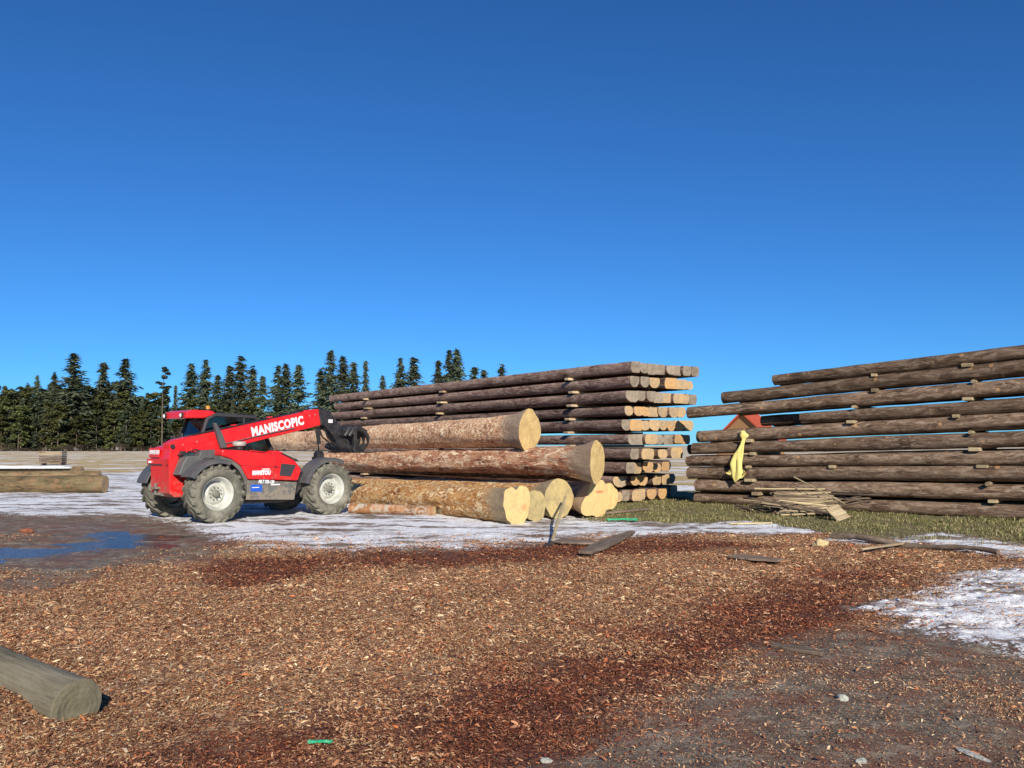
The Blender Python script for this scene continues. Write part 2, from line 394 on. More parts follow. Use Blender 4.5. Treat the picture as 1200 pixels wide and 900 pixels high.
def height(x, y, mk=None):
    mk = mk or masks(x, y)
    near = np.clip((60-y)/30, 0, 1)
    h = .09*(fbm(x*.35, y*.35, 11)-.5)
    h += .055*(fbm(x*2.1, y*2.1, 23, 4)-.5)*(1-.6*mk['mud'])*near
    h += .03*(fbm(x*7, y*7, 31, 3)-.5)*near*(1-mk['mud']*.7)
    sn = np.clip((mk['snow']+(fbm(x*3, y*3, 41, 3)-.5)*.9-.35)*3, 0, 1)
    h += near*sn*(.015+.07*(fbm(x*6, y*6, 51, 3)-.35)*np.clip((14-y)/4,.25,1))
    h -= .035*mk['water']*near
    h += .16*np.exp(-((x+3.15)**2+(y-5.0)**2)/.20)+.06*np.exp(-((x+2.6)**2/.2+(y-4.72)**2/.03))+.05*np.exp(-((x+2.1-0)**2/.5+(y-4.35)**2/.03))*0
    h += .085*(fbm(x*1.1, y*2.2, 61, 5)-.5)*mk['mud']*near*np.clip((y-8)/3,.35,1)
    return h
def H0(x, y): return float(height(np.array([float(x)]), np.array([float(y)]))[0])

def graded(a, b, step, out, grow=1.14):
    mid = list(np.arange(a, b, step)); lo = []; v = a; s = step
    while v > out[0]: s *= grow; v -= s; lo.append(v)
    hi = []; v = b; s = step
    while v < out[1]: s *= grow; hi.append(v); v += s
    return np.array(lo[::-1]+mid+hi+[v])
gx = graded(-9.5, 9.5, .05, (-3000, 3000), 1.035)
gy = graded(3.2, 14, .04, (-600, 5000), 1.018)
X, Y = np.meshgrid(gx, gy, indexing='ij'); nx, ny = X.shape
mk = masks(X, Y); Z = height(X, Y, mk)
me = bpy.data.meshes.new('ground')
co3 = np.stack([X, Y, Z], -1).reshape(-1,3).astype(np.float32)
idx = np.arange(nx*ny).reshape(nx, ny)
q = np.stack([idx[:-1,:-1], idx[1:,:-1], idx[1:,1:], idx[:-1,1:]], -1).reshape(-1,4)
def fast_mesh(me, co3, q, k=4):
    me.vertices.add(len(co3)); me.vertices.foreach_set('co', co3.ravel())
    me.loops.add(q.size); me.loops.foreach_set('vertex_index', q.ravel().astype(np.int32))
    me.polygons.add(len(q)); me.polygons.foreach_set('loop_start', np.arange(0, q.size, k, dtype=np.int32))
    me.update(calc_edges=True)
fast_mesh(me, co3, q)
me.polygons.foreach_set('use_smooth', np.ones(len(q), bool))
for k, a in mk.items():
    at = me.attributes.new('z_'+k, 'FLOAT', 'POINT'); at.data.foreach_set('value', a.ravel().astype(np.float32))
def m_ground():
    m, nt, b = nodes('yard_ground'); g = G(nt); b.inputs['Specular IOR Level'].default_value = .25
    v = g.coord(); vs = g.coord((1,1.0,1))
    A = {k: g.attr('z_'+k).outputs['Fac'] for k in mk}
    big = g.noise(v, 1.1, 5, .6); mid = g.noise(v, 6, 6, .7); fine = g.noise(v, 34, 4, .7); vfine = g.noise(v, 120, 2, .6)
    cell = g.vor(v, 60, 'Color'); cs = g.n('ShaderNodeSeparateColor'); g.l(cell, cs.inputs[0])
    chips = g.ramp(cs.outputs[0], [(0.,(.085,.034,.018)),(.25,(.25,.11,.05)),(.5,(.42,.22,.10)),(.75,(.58,.36,.19)),(1.,(.74,.55,.34))])
    f = g.math('ADD', g.math('MULTIPLY', mid, .6), g.math('MULTIPLY', fine, .4))
    chips = g.mix(g.ramp(f, [(.38,.65),(.55,0.)]), chips, (.10,.045,.027))
    def thr(a, n, amt, lo=.42, hi=.58):
        return g.ramp(g.math('ADD', a, g.math('MULTIPLY', g.math('SUBTRACT', n, .5), amt)), [(lo,0.),(hi,1.)])
    nmix = g.math('ADD', g.math('MULTIPLY', big, .45), g.math('MULTIPLY', mid, .55))
    nfine = g.math('ADD', g.math('MULTIPLY', mid, .5), g.math('MULTIPLY', fine, .5))
    redf = thr(A['red'], nmix, 1.6, .22, .62)
    redc = g.ramp(cs.outputs[1], [(0.,(.035,.014,.010)),(.5,(.10,.032,.02)),(.85,(.20,.075,.04)),(1.,(.36,.2,.11))])
    c = g.mix(redf, chips, redc)
    mudc = g.ramp(nfine, [(.32,(.055,.040,.030)),(.47,(.135,.104,.078)),(.58,(.24,.20,.145)),(.70,(.40,.35,.25))])
    stk = g.noise(g.coord((.8,1.2,1)), 3.4, 8, .8)
    mudc = g.mix(g.ramp(stk, [(.50,0.),(.60,.75)]), mudc, (.36,.30,.23))
    mudc = g.mix(g.ramp(g.noise(v, 1.7, 8, .8), [(.46,0.),(.58,.75)]), mudc, (.18,.075,.042))
    mudf = thr(A['mud'], nmix, 2.6, .36, .64)
    c = g.mix(mudf, c, mudc)
    grc = g.ramp(nfine, [(.35,(.07,.055,.03)),(.48,(.16,.14,.06)),(.62,(.30,.25,.13))])
    grf = thr(A['grass'], nfine, 1.0)
    c = g.mix(grf, c, grc)
    # field: tan stubble with drifts of old snow lying in streaks
    vf = g.coord((.045,.16,1)); drift = g.noise(vf, 1.6, 6, .62, .4)
    fg = g.noise(g.coord((.3,.6,1)), 1.2, 6, .75)
    fieldc = g.ramp(fg, [(.3,(.30,.20,.08)),(.5,(.52,.38,.17)),(.7,(.66,.50,.26))])
    fsn = g.ramp(g.math('ADD', drift, g.math('MULTIPLY', g.math('SUBTRACT', fg, .5), .7)), [(.525,0.),(.575,.95)])
    fieldc = g.mix(fsn, fieldc, (.82,.83,.85))
    c = g.mix(thr(A['field'], nmix, 1.2), c, fieldc)
    st1 = g.noise(g.coord((.45,1.5,1)), 3.2, 6, .72)
    c = g.mix(g.ramp(A['snow'], [(.15,0.),(.4,1.)]), c, mudc)
    snf = thr(A['snow'], nfine, 2.3, .44, .53)
    snc = g.ramp(nfine, [(.33,(.60,.60,.60)),(.48,(.82,.83,.84)),(.6,(.92,.93,.94))])
    spk = g.ramp(g.noise(g.coord((.5,1,1)), 30, 5, .75), [(.53,0.),(.66,.75)])
    snc = g.mix(spk, snc, (.30,.23,.18))
    snf = g.math('MULTIPLY', snf, g.ramp(g.noise(g.coord((.35,1.3,1)), 1.4, 6, .7), [(.43,.05),(.50,1.)]))
    c = g.mix(snf, c, snc)
    wet = g.math('MULTIPLY', A['water'], 1.)
    g.l(c, b.inputs['Base Color'])
    r = g.math('SUBTRACT', .92, g.math('MULTIPLY', g.math('MULTIPLY', wet, g.math('SUBTRACT', 1., snf)), .38)); g.l(r, b.inputs['Roughness'])
    bh = g.math('ADD', g.math('MULTIPLY', fine, .7), g.math('ADD', g.math('MULTIPLY', mid, .8), g.math('MULTIPLY', vfine, .25)))
    bm_ = g.bump(bh, .75, .03, b)
    return m
me.materials.append(m_ground())
ground = link('ground', me); tag(ground, kind='structure')

# puddles (thin water sheets lying in dips of the mud)
def m_water():
    m, nt, b = nodes('puddle_water'); g = G(nt)
    b.inputs['Base Color'].default_value = (.035,.035,.035,1); b.inputs['Roughness'].default_value = .09; b.inputs['IOR'].default_value = 1.33
    b.inputs['Specular IOR Level'].default_value = .9
    g.bump(g.noise(g.coord((1,1,1)), 14, 3), .5, .03, b); return m
M['water'] = m_water()
mbw = MB()
for poly in P_WATER + [PG((825,581),(865,578),(905,572),(905,566),(860,567),(820,571))]:
    zz = (-.030 if poly is P_WATER[0] else -.043) if poly in P_WATER else .06
    n = len(poly); mbw.add([(p[0],p[1],zz) for p in poly], [list(range(n))])
o = mbw.build('puddle', M['water']); tag(o, kind='structure')

# ------------------------------------------------------------------ loose chips, grass
rng = np.random.default_rng(5)
def strip_cloud(name, mat, px, py, pz, ln, wd, yaw, pitch, roll, col, curl=.15):
    """each chip is a bent strip of two quads"""
    n = len(px)
    t = np.array([-.5,-.5,0,0,.5,.5]); s = np.array([-.5,.5,-.5,.5,-.5,.5]); up = np.array([0,0,1,1,0,0])
    lx = ln[:,None]*t; ly = wd[:,None]*s*np.array([.6,.6,1,1,.7,.7]); lz = ln[:,None]*curl*up
    cr, sr = np.cos(roll)[:,None], np.sin(roll)[:,None]
    ly, lz = ly*cr-lz*sr, ly*sr+lz*cr
    cp, sp = np.cos(pitch)[:,None], np.sin(pitch)[:,None]
    lx, lz = lx*cp-lz*sp, lx*sp+lz*cp
    cy, sy = np.cos(yaw)[:,None], np.sin(yaw)[:,None]
    x = lx*cy-ly*sy+px[:,None]; y = lx*sy+ly*cy+py[:,None]; z = lz+pz[:,None]
    co3 = np.stack([x,y,z],-1).reshape(-1,3).astype(np.float32)
    b = (np.arange(n)*6)[:,None]
    q = np.concatenate([b+np.array([0,2,3,1]), b+np.array([2,4,5,3])],1).reshape(-1,4)
    me = bpy.data.meshes.new(name); fast_mesh(me, co3, q)
    at = me.attributes.new('tone', 'FLOAT_COLOR', 'POINT')
    c = np.ones((n,6,4), np.float32); c[:,:,:3] = col[:,None,:]
    at.data.foreach_set('color', c.ravel())
    me.materials.append(mat); return link(name, me)
def m_tone(name, rough=.85):
    m, nt, b = nodes(name); g = G(nt); b.inputs['Roughness'].default_value = rough; b.inputs['Specular IOR Level'].default_value = .2
    nz = g.noise(g.coord(), 60, 3); c = g.mix(g.ramp(nz, [(.35,.35),(.6,0.)]), g.attr('tone').outputs['Color'], (.10,.05,.03))
    g.l(c, b.inputs['Base Color']); return m
M['tone'] = m_tone('wood_chips')
def sample(n, ymin, ymax, pw):
    y = ymin*(ymax/ymin)**(rng.random(n)**pw)
    hw = y*.63+.4
    x = (rng.random(n)*2-1)*hw
    return x, y
x, y = sample(940000, 3.9, 15.5, .78)
mk2 = masks(x, y)
nm = fbm(x*1.3, y*1.3, 77, 3)
clump = fbm(x*3.5, y*3.5, 88, 3)
keep = 1 - .90*np.clip((mk2['snow']+(nm-.5)*1.6-.42)*3,0,1) 
keep *= 1 - .68*np.clip((mk2['mud']+(nm-.5)*2.4-.42)*3,0,1)
keep *= 1 - .97*np.clip(mk2['grass']*3,0,1)
keep *= 1 - .98*np.clip(mk2['water']*4,0,1)
redm = np.clip((mk2['red']+(nm-.5)*1.7-.12)*1.35,0,1)
keep *= np.clip(.35+1.5*(clump-.25),.15,1)
ok = rng.random(len(x)) < keep
x, y, redm, mudm, clump = x[ok], y[ok], redm[ok], mk2['mud'][ok], clump[ok]
n = len(x)
ln = .013+.026*rng.random(n)**2 + .045*(rng.random(n)<.07)*rng.random(n); ln *= .84*np.clip(y/5.2, .85, 2.4)**.42*(1-.3*mudm)
wd = ln*(.13+.26*rng.random(n)**1.8)
big = rng.random(n) < .008
ln[big] *= 1.7; wd[big] *= 1.8
pal = np.array([(.085,.032,.020),(.17,.067,.038),(.30,.130,.064),(.43,.21,.098),(.53,.31,.155),(.62,.41,.22),(.68,.49,.29),(.76,.61,.40),(.52,.17,.06)])
pr0 = np.array([.11,.15,.17,.16,.14,.12,.07,.035,.045]); pr1 = np.array([.28,.30,.19,.08,.05,.035,.02,.012,.035]); pr1 /= pr1.sum(); pr0 /= pr0.sum()
i0 = rng.choice(9, n, p=pr0); i1 = rng.choice(9, n, p=pr1)
ii = np.where(rng.random(n) < redm*.85, i1, i0)
col = pal[ii]*(.8+.4*rng.random((n,1)))*(.84+.66*fbm(x*.9,y*1.4,123,4)[:,None])*(1-redm[:,None]*np.array([[.22,.42,.44]]))
z = height(x, y)+.003+.022*rng.random(n)*rng.random(n)
strip_cloud('bark_chips', M['tone'], x, y, z, ln, wd, rng.random(n)*2*pi, rng.normal(0,.28,n), rng.normal(0,.5,n), col)
tag(bpy.data.objects['bark_chips'], kind='stuff')
bpy.data.objects['bark_chips']['label'] = 'orange and brown shredded bark and wood chips covering the yard'

# chips and dirty crust lumps in the near snow patch
def lumps(name, poly, n, smin, smax, mat, yl):
    bx = [p[0] for p in poly]; by = [p[1] for p in poly]
    x = rng.uniform(min(bx), max(bx), n*4); y = rng.uniform(min(by), max(by), n*4)
    s = sdf(x, y, poly)+(fbm(x*2.5, y*2.5, 99, 3)-.5)*1.6
    ok = (s < -.02) & (y < yl); x, y = x[ok][:n], y[ok][:n]; n = len(x)
    base = np.array([(cos(a)*r, sin(a)*r, zz) for zz, r in ((0,1.),(.42,.8),(.62,.35)) for a in np.linspace(0,2*pi,8)[:-1]])
    k = 7; q = []
    for lv in range(2):
        for i in range(k): q.append((lv*k+i, lv*k+(i+1)%k, (lv+1)*k+(i+1)%k, (lv+1)*k+i))
    for i in (1,3,5): q.append((14, 14+i, 14+i+1, 14))
    q4 = np.array([r for r in q[:14]]); 
    top = np.array([(14,15,16,17),(14,17,18,19),(14,19,20,20)])
    q4 = np.concatenate([q4, top[:2]])
    sc = rng.uniform(smin, smax, n)*np.where(rng.random(n)<.3,.5,1)
    jit = 1+.95*(rng.random((n,21,3))-.5)
    v = base[None]*jit*sc[:,None,None]; v[:,:,0] *= (1+.8*rng.random((n,1))); v[:,:,2] *= .35
    a = rng.random(n)*2*pi; ca, sa = np.cos(a)[:,None], np.sin(a)[:,None]
    vx = v[:,:,0]*ca-v[:,:,1]*sa+x[:,None]; vy = v[:,:,0]*sa+v[:,:,1]*ca+y[:,None]
    vz = v[:,:,2]+(height(x,y)-.01)[:,None]
    me = bpy.data.meshes.new(name)
    fast_mesh(me, np.stack([vx,vy,vz],-1).reshape(-1,3).astype(np.float32), ((np.arange(n)*21)[:,None,None]+q4[None]).reshape(-1,4))
    me.polygons.foreach_set('use_smooth', np.ones(len(me.polygons), bool))
    me.materials.append(mat); return link(name, me)
M['snow'] = m_basic('old_snow', (.88,.89,.90), .7, (.36,.28,.22), .85, 14, .5)
o = lumps('snow_crust', P_SNOW[1][0], 1100, .012, .06, M['snow'], 12)
tag(o, 'lumpy crust of old snow at the right edge of the yard', kind='stuff')

# grass
xg = rng.uniform(1.5, 13.5, 150000); yg = rng.uniform(13, 26, 150000)
mg = masks(xg, yg); ok = rng.random(len(xg)) < np.clip((mg['grass']+(fbm(xg*1.6,yg*1.6,5,3)-.5)*1.2-.45)*3,0,1)*np.clip(fbm(xg*2.2,yg*2.2,6,3)*3.2-1.15,.03,1)
xg, yg = xg[ok][:42000], yg[ok][:42000]; n = len(xg)
gp = np.array([(.20,.18,.07),(.13,.145,.045),(.30,.26,.12),(.40,.34,.18),(.10,.13,.035)])
lg = .025+.075*rng.random(n)**1.5
o = strip_cloud('grass', M['tone'], xg, yg, height(xg,yg)+lg*.3, lg, .008+.008*rng.random(n), rng.random(n)*2*pi, rng.uniform(.3,1.5,n), rng.normal(0,.3,n), gp[rng.choice(5,n,p=[.25,.2,.25,.15,.15])]*(.8+.4*rng.random((n,1))), .1)
tag(o, 'dry yellow green grass in front of the right-hand log stack', kind='stuff')

# ------------------------------------------------------------------ logs
def log_meshes(name, L, rb, rt, seed, mat, endmat, nseg=40, nring=48, flare=0., flen=.6, lobes=(), amp=.03, clip=None, tilt=(0,0), bend=0., farcap=True, ysc=1., asym=0., lump=.012):
    """local +X points out of the butt end (x=0); the log runs to x=-L. returns (body mesh, end mesh)"""
    rnd = random.Random(seed); off = Vector((rnd.uniform(0,50), rnd.uniform(0,50), rnd.uniform(0,50)))
    def P3(i, k, rr=1.):
        u = i/(nring-1); s = L*(u**1.6); ph = 2*pi*k/nseg
        r = rb+(rt-rb)*(s/L)
        r *= 1+flare*exp(-(s/flen)**1.3)
        for (la, am, wd) in lobes:
            dd = (ph-la+pi)%(2*pi)-pi
            r += am*exp(-(dd/wd)**2)*exp(-(s/flen)**1.3)
        nn = mnoise.noise(Vector((cos(ph)*1.1, sin(ph)*1.1, s*.35))+off)*amp + mnoise.noise(Vector((cos(ph)*3, sin(ph)*3, s*1.6))+off)*lump
        r += nn
        y = r*cos(ph)*ysc*rr; z = r*sin(ph)*rr
        if clip: z = max(clip[0], min(clip[1], z))
        z += bend*sin(pi*s/L) - asym*exp(-(s/flen)**1.3)*.0
        r += mnoise.noise(Vector((cos(ph)*8, sin(ph)*8, s*5))+off)*lump*.45
        x = -s
        fade = exp(-s/.5)
        x += (tilt[0]*y+tilt[1]*z)*fade
        return (x, y, z)
    b = MB(); vs = [P3(i, k) for i in range(nring) for k in range(nseg)]; fs = []
    for i in range(nring-1):
        for k in range(nseg):
            k2 = (k+1)%nseg; fs.append((i*nseg+k, (i+1)*nseg+k, (i+1)*nseg+k2, i*nseg+k2))
    b.add(vs, fs, True)
    if farcap: b.add([vs[(nring-1)*nseg+k] for k in range(nseg)], [list(range(nseg))])
    body = b.mesh(name, mat)
    e = MB(); nr = 7; ve = []
    for j in range(nr):
        f = 1-j/nr*.999
        for k in range(nseg):
            x, y, z = P3(0, k, 1.)
            y *= f; z = z*f
            nx_ = mnoise.noise(Vector((y*9, z*9, seed)))*.012*(0 if j==0 else 1)
            ve.append((tilt[0]*y+tilt[1]*z+nx_+(.004 if j else 0.), y, z))
    fe = []
    for j in range(nr-1):
        for k in range(nseg):
            k2 = (k+1)%nseg; fe.append((j*nseg+k, j*nseg+k2, (j+1)*nseg+k2, (j+1)*nseg+k))
    fe.append([(nr-1)*nseg+k for k in range(nseg)])
    e.add(ve, fe, True)
    return body, e.mesh('cut_end', endmat)
def put_log(name, meshes, x, y, z, ang, label, cat, group=None, slope=0., roll=0.):
    o = link(name, meshes[0]); o.location = (x,y,z); o.rotation_euler = Vector((roll, slope, ang)); o.rotation_mode = 'XYZ'
    c = link('cut_end', meshes[1], o)
    tag(o, label, cat, group); return o

AX = Vector((.59,-.81)).normalized(); PE = Vector((.81,.59)).normalized(); ANG = math.atan2(AX.y, AX.x)
B0 = Vector((.13,17.3))
def at_pile(perp, u):                       # point on the pile's ground line at that cross position, seen in image column u
    k = (u-600)/1000.; p = B0+PE*perp       # (p.x+a*AX.x) = k*(p.y+a*AX.y)
    a = (k*p.y-p.x)/(AX.x-k*AX.y); return p+AX*a
big = 'freshly felled butt logs heaped beside the red loader'
def biglog(perp, u, zc, r, rt, L, seed, mat, em, label, slope=0., **kw):
    kw['lump'] = max(.024, kw.get('lump', 0))
    ms = log_meshes('felled_log', L, r, rt, seed, M[mat], M[em], 72, 90, **kw)
    p = at_pile(perp, u)
    return put_log('felled_log', ms, p.x, p.y, zc, ANG, label, 'log', big, slope=slope)
biglog(0., 606, .375, .335, .30, 11, 11, 'logC', 'end_yor', 'orange stripped log in front of the heap, heart-shaped yellow cut end', -.018, flare=.14, flen=.55, lobes=((radians(140),.10,.45),(radians(45),.10,.4),(radians(270),.14,.35),(radians(95),-.08,.2)), amp=.04, lump=.03, tilt=(-.22,0.))
biglog(.74, 627, .31, .25, .21, 9, 12, 'logC', 'end_grey', 'smaller log wedged between the heart-shaped end and the round one beside it', -.012, flare=.3, flen=.45, tilt=(-.1,0))
biglog(1.5, 655, .43, .31, .26, 10, 13, 'logC', 'end_grey', 'log with a dull dirty-yellow round end that the long-handled tool leans on', -.014, flare=.38, flen=.5, amp=.02, tilt=(-.1,0.))
biglog(2.42, 701, .44, .32, .27, 10, 14, 'logB', 'end_ymark', 'bottom log with a bright yellow double-lobed end and a red paint mark', -.014, flare=.22, flen=.6, lobes=((radians(205),.30,.42),(radians(275),.10,.4)), tilt=(-.2,0), amp=.035, lump=.025)
biglog(3.35, 712, .38, .30, .27, 9, 17, 'logB', 'end_y', 'log lying behind the one with the red paint mark, mostly hidden', -.008, flare=.05)
biglog(1.93, 700, 1.25, .325, .27, 14, 15, 'logB', 'end_y', 'red-brown stripped log in the middle layer with a tall pale notched end', -.014, flare=.24, flen=.5, lobes=((radians(100),.06,.4),(radians(250),.10,.6)), tilt=(-.55,.0), amp=.04, lump=.03)
biglog(2.85, 688, 1.05, .30, .25, 12, 18, 'logB', 'end_y', 'hidden log of the middle layer behind the pale notched end', -.012, flare=.05)
biglog(1.93, 621, 1.93, .385, .32, 17, 16, 'logA', 'end_y', 'topmost pinkish stripped log of the heap with a flared yellow cut end', -.012, flare=.22, flen=.45, lobes=((radians(250),.06,.5),(radians(90),.05,.5)), tilt=(-.42,.06), amp=.04, lump=.025)

# --- tall stack of old timbers
TONES = ['end_old','end_tan','end_or']
shapes = [dict(clip=(-.20,.095), r=.205, ysc=.93, dz=.05, tilt=(-.08,.05)), dict(clip=(-.19,.115), r=.20, ysc=1.0, dz=.035, tilt=(.12,-.04)),
          dict(clip=(-.152,.150), r=.235, ysc=.86, dz=0, tilt=(-.12,.08)), dict(clip=(-.15,.15), r=.25, ysc=.82, dz=0, tilt=(.10,.02)), dict(clip=(-.13,.15), r=.26, ysc=.84, dz=0, tilt=(-.2,.1)),
          dict(clip=(-.15,.12), r=.165, ysc=1.0, dz=0, tilt=(.05,-.1))]
beam_cache = {}
def beam_mesh(k, tone, near=False):
    key = (k, tone)
    if key not in beam_cache:
        s = shapes[k]
        kb = ('b', k)
        b, e = log_meshes('timber', 18.8+k*.25, s['r'], s['r']*.92, 60+k, M['old'], M[tone], 28, 60, clip=s['clip'], ysc=s['ysc'], amp=.022, bend=0., lump=.020, tilt=s['tilt'])
        if kb in beam_cache: b = beam_cache[kb]
        else: beam_cache[kb] = b
        beam_cache[key] = (b, e)
    return beam_cache[key]
C2 = Vector((3.0,22.75))
ordn = ['first','second','third','fourth','fifth','sixth','seventh','eighth','ninth','tenth','eleventh','twelfth']
# rows from the top: image columns of the row's end, number of timbers, tones, shape preference
rows2 = [(734,8,[0,0,0,0,0,0,0,0],[2,0,2,3,3,3,2,2]), (734,7,[0,0,1,0,2,1,1],[0,0,0,2,3,3,3]), (731,8,[0,0,0,0,1,1,1,0],[1,0,0,3,3,3,3,2]),
         (725,7,[1,2,2,1,1,1,1],[1,1,1,3,0,0,1]), (725,8,[0,2,1,1,1,2,2,1],[0,3,1,1,0,0,1,1]), (728,8,[0,0,1,1,0,0,2,2,1],[2,3,3,3,3,3,4,4,2]),
         (733,7,[0,1,1,1,2,1,1],[2,3,0,0,2,3,3]), (722,6,[0,1,2,2,2,2],[2,2,0,4,4,4]), (711,7,[1,0,2,2,0,1,1],[1,0,0,1,3,2,2]), (715,6,[1,0,1,1,2,2],[2,2,3,3,0,0])]
PITCH = .384; rb = random.Random(21)
for ri, (u0, n, tones, shp) in enumerate(rows2):
    zc = .06+.150+(9-ri)*PITCH
    k = (u0+5-600)/1000.; a0 = (k*C2.y-C2.x)/(AX.x-k*AX.y)
    rowname = ['top row','second row from the top','third row from the top','fourth row from the top','fifth row from the top','fifth row from the ground','fourth row from the ground','third row from the ground','second row from the ground','bottom row'][ri]
    pp = .18
    for i in range(n):
        if rb.random() < .16: shp[i] = 5
        ms = beam_mesh(shp[i], TONES[tones[i]])
        a = a0 + rb.uniform(-.2,.2)*(1 if ri > 4 else .45) - (.06*i*(1 if ri > 4 else .35))
        if ri == 1 and i == 3: a -= 1.2
        if ri == 6 and i in (4,5): a -= 1.0
        if ri == 8 and i in (4,): a -= .8
        p = C2+PE*pp+AX*a; pp += .35+rb.uniform(-.02,.04)
        o = put_log('timber', ms, p.x, p.y, zc+shapes[shp[i]]['dz']+rb.uniform(-.012,.012), ANG+rb.uniform(-.002,.002), '', 'timber', 'long weathered timbers in the tall stack', roll=0.)
        o.scale = (1, rb.uniform(.88,1.1), rb.uniform(.9,1.0))
        tn = ['grey-ended','tan-ended','orange-ended'][tones[i]]
        o['label'] = '%s timber, %s from left, %s, tall stack' % (tn, ordn[i], rowname)
for ri in (6,7,8,9):
    for i in range(4):
        ms = beam_mesh((ri+i)%5, 'end_old'); p = C2+PE*(2.55+.37*i+(.25 if ri == 6 else 0))-AX*(1.9+rb.uniform(-.3,.5))
        o = put_log('timber', ms, p.x, p.y, .06+.150+(9-ri)*PITCH, ANG, '', 'timber', 'long weathered timbers in the tall stack')
        o['label'] = 'shaded set-back timber, %s from the gap between the stacks, %s of tall stack' % (ordn[3-i], ['fourth row up','third row up','second row up','bottom row'][ri-6])
# bearers between the rows
mb = MB(); mb.box(-.12,.12,-.02,2.95,-.033,.033); bear = mb.mesh('bearer', M['board_tan'])
mb = MB(); mb.box(-.075,.075,-.006,-.0205,-.036,.036)
for ri in range(10):
    for si, s in enumerate((2.2, 9.3, 15.4)):
        p = C2-AX*(s+rb.uniform(-.18,.18))-PE*rb.uniform(.02,.14)
        o = link('bearer', bear); o.location = (p.x, p.y, .03+(9-ri)*PITCH+(.0 if ri==9 else -.003)); o.rotation_euler = (0,0,math.atan2(PE.y,PE.x)-pi/2+rb.uniform(-.02,.02)); o.scale = (rb.uniform(.6,1.4),1,1)
        bevel(o, .008, 1)
        tag(o, 'pale spacer at the %s, %s%s, tall stack' % (['near support line','middle support line','far support line'][si], 'under the bottom row' if ri==9 else 'under the '+ordn[ri]+' row', ''), 'spacer', 'spacer sticks between the rows of the tall stack')
        o['label'] = o['label'].replace('  ',' ')

# --- right-hand stack of round logs
D3 = Vector((.757,-.653)).normalized(); N3 = Vector((.653,.757)).normalized(); A3 = math.atan2(D3.y, D3.x)
L3 = Vector((5.05,23.4))
round_cache = [log_meshes('round_log', 13.5, .131+.009*(k%3), .192+.008*(k%2), 80+k, M['old3'], M['end_brown'], 32, 90, amp=.026, bend=(-.02,.01,.02,-.01,.0,.015)[k], lump=.012) for k in range(6)]
rows3 = [(908,2),(848,2),(807,3),(893,4),(821,4),(812,4),(805,4),(806,4),(815,4),(814,4)]
r3 = random.Random(4)
for ri, (u0, n) in enumerate(rows3):
    for i in range(n):
        q_ = L3+N3*(i*.40+.0)
        uu = u0 if i == 0 else u0+r3.uniform(-6,26)
        if ri == 3 and i == 0: uu = 939
        if ri == 3 and i == 1: uu = 893
        if ri == 2 and i > 0: uu += 60
        k = (uu-600)/1000.; a = (k*q_.y-q_.x)/(D3.x-k*D3.y)
        p = q_+D3*a
        ms = round_cache[(ri*2+i*3)%6]; sA = (p-L3).dot(D3); j = 9-ri; zc = .145+j*(.331+.0062*sA)+(.02 if j else 0)
        # ends seen here point left: turn the log round so its butt is the left end
        o = put_log('round_log', ms, p.x, p.y, zc+r3.uniform(-.012,.012), A3+pi+r3.uniform(-.003,.003), '', 'log', 'brown peeled logs in the right-hand stack', slope=.0062*j+.0045)
        depth = ['front','second from the front','third from the front','rearmost'][i] if n == 4 else (['front','middle','rear'][i] if n == 3 else ['front','rear'][i])
        o['label'] = 'brown peeled log, %s in the %s, right-hand stack' % (depth, 'top row' if ri==0 else ('bottom row' if ri==9 else ordn[ri]+' row from the top'))
mb = MB(); 
mb.box(-.085,.085,-.03,1.66,-.042,.042); bear3 = mb.mesh('bearer', M['lath'])
mb = MB(); mb.tube([(0,-.06,0),(0,1.6,0)], .05, 10); bear3r = mb.mesh('bearer', M['lath'])
for ri in range(9):
    for si in range(3):
        uu = ([None]*4+[877,880,875,877,884], [1025,1025,1001,997,None,None,973,None,None], [1135,1142,1134,1120,1137,1140,1148,1155,1159])[si][ri]
        if uu is None: continue
        k = (uu-600)/1000.; q_ = L3-N3*.17; a = (k*q_.y-q_.x)/(D3.x-k*D3.y); p = q_+D3*a
        o = link('bearer', bear3 if (ri+si)%3 else bear3r); o.location = (p.x, p.y, (9-ri)*(.331+.0062*(p-L3).dot(D3))-.002); o.rotation_euler = (0,0,math.atan2(N3.y,N3.x)-pi/2)
        if (ri+si)%3: bevel(o, .012, 2)
        o.scale = (r3.uniform(.7,1.5) if (ri+si)%3 else 1.,.62 if ri < 2 else 1.,r3.uniform(.85,1.05)); o.location += Vector((-N3.x, -N3.y, 0))*r3.uniform(-.03,.05)
        tag(o, 'spacer block poking out %s, under the %s row, right-hand stack' % (['near the yellow cloth','above the laths','at far right'][si], ordn[ri]), 'spacer', 'spacer blocks between the rows of the right-hand stack')

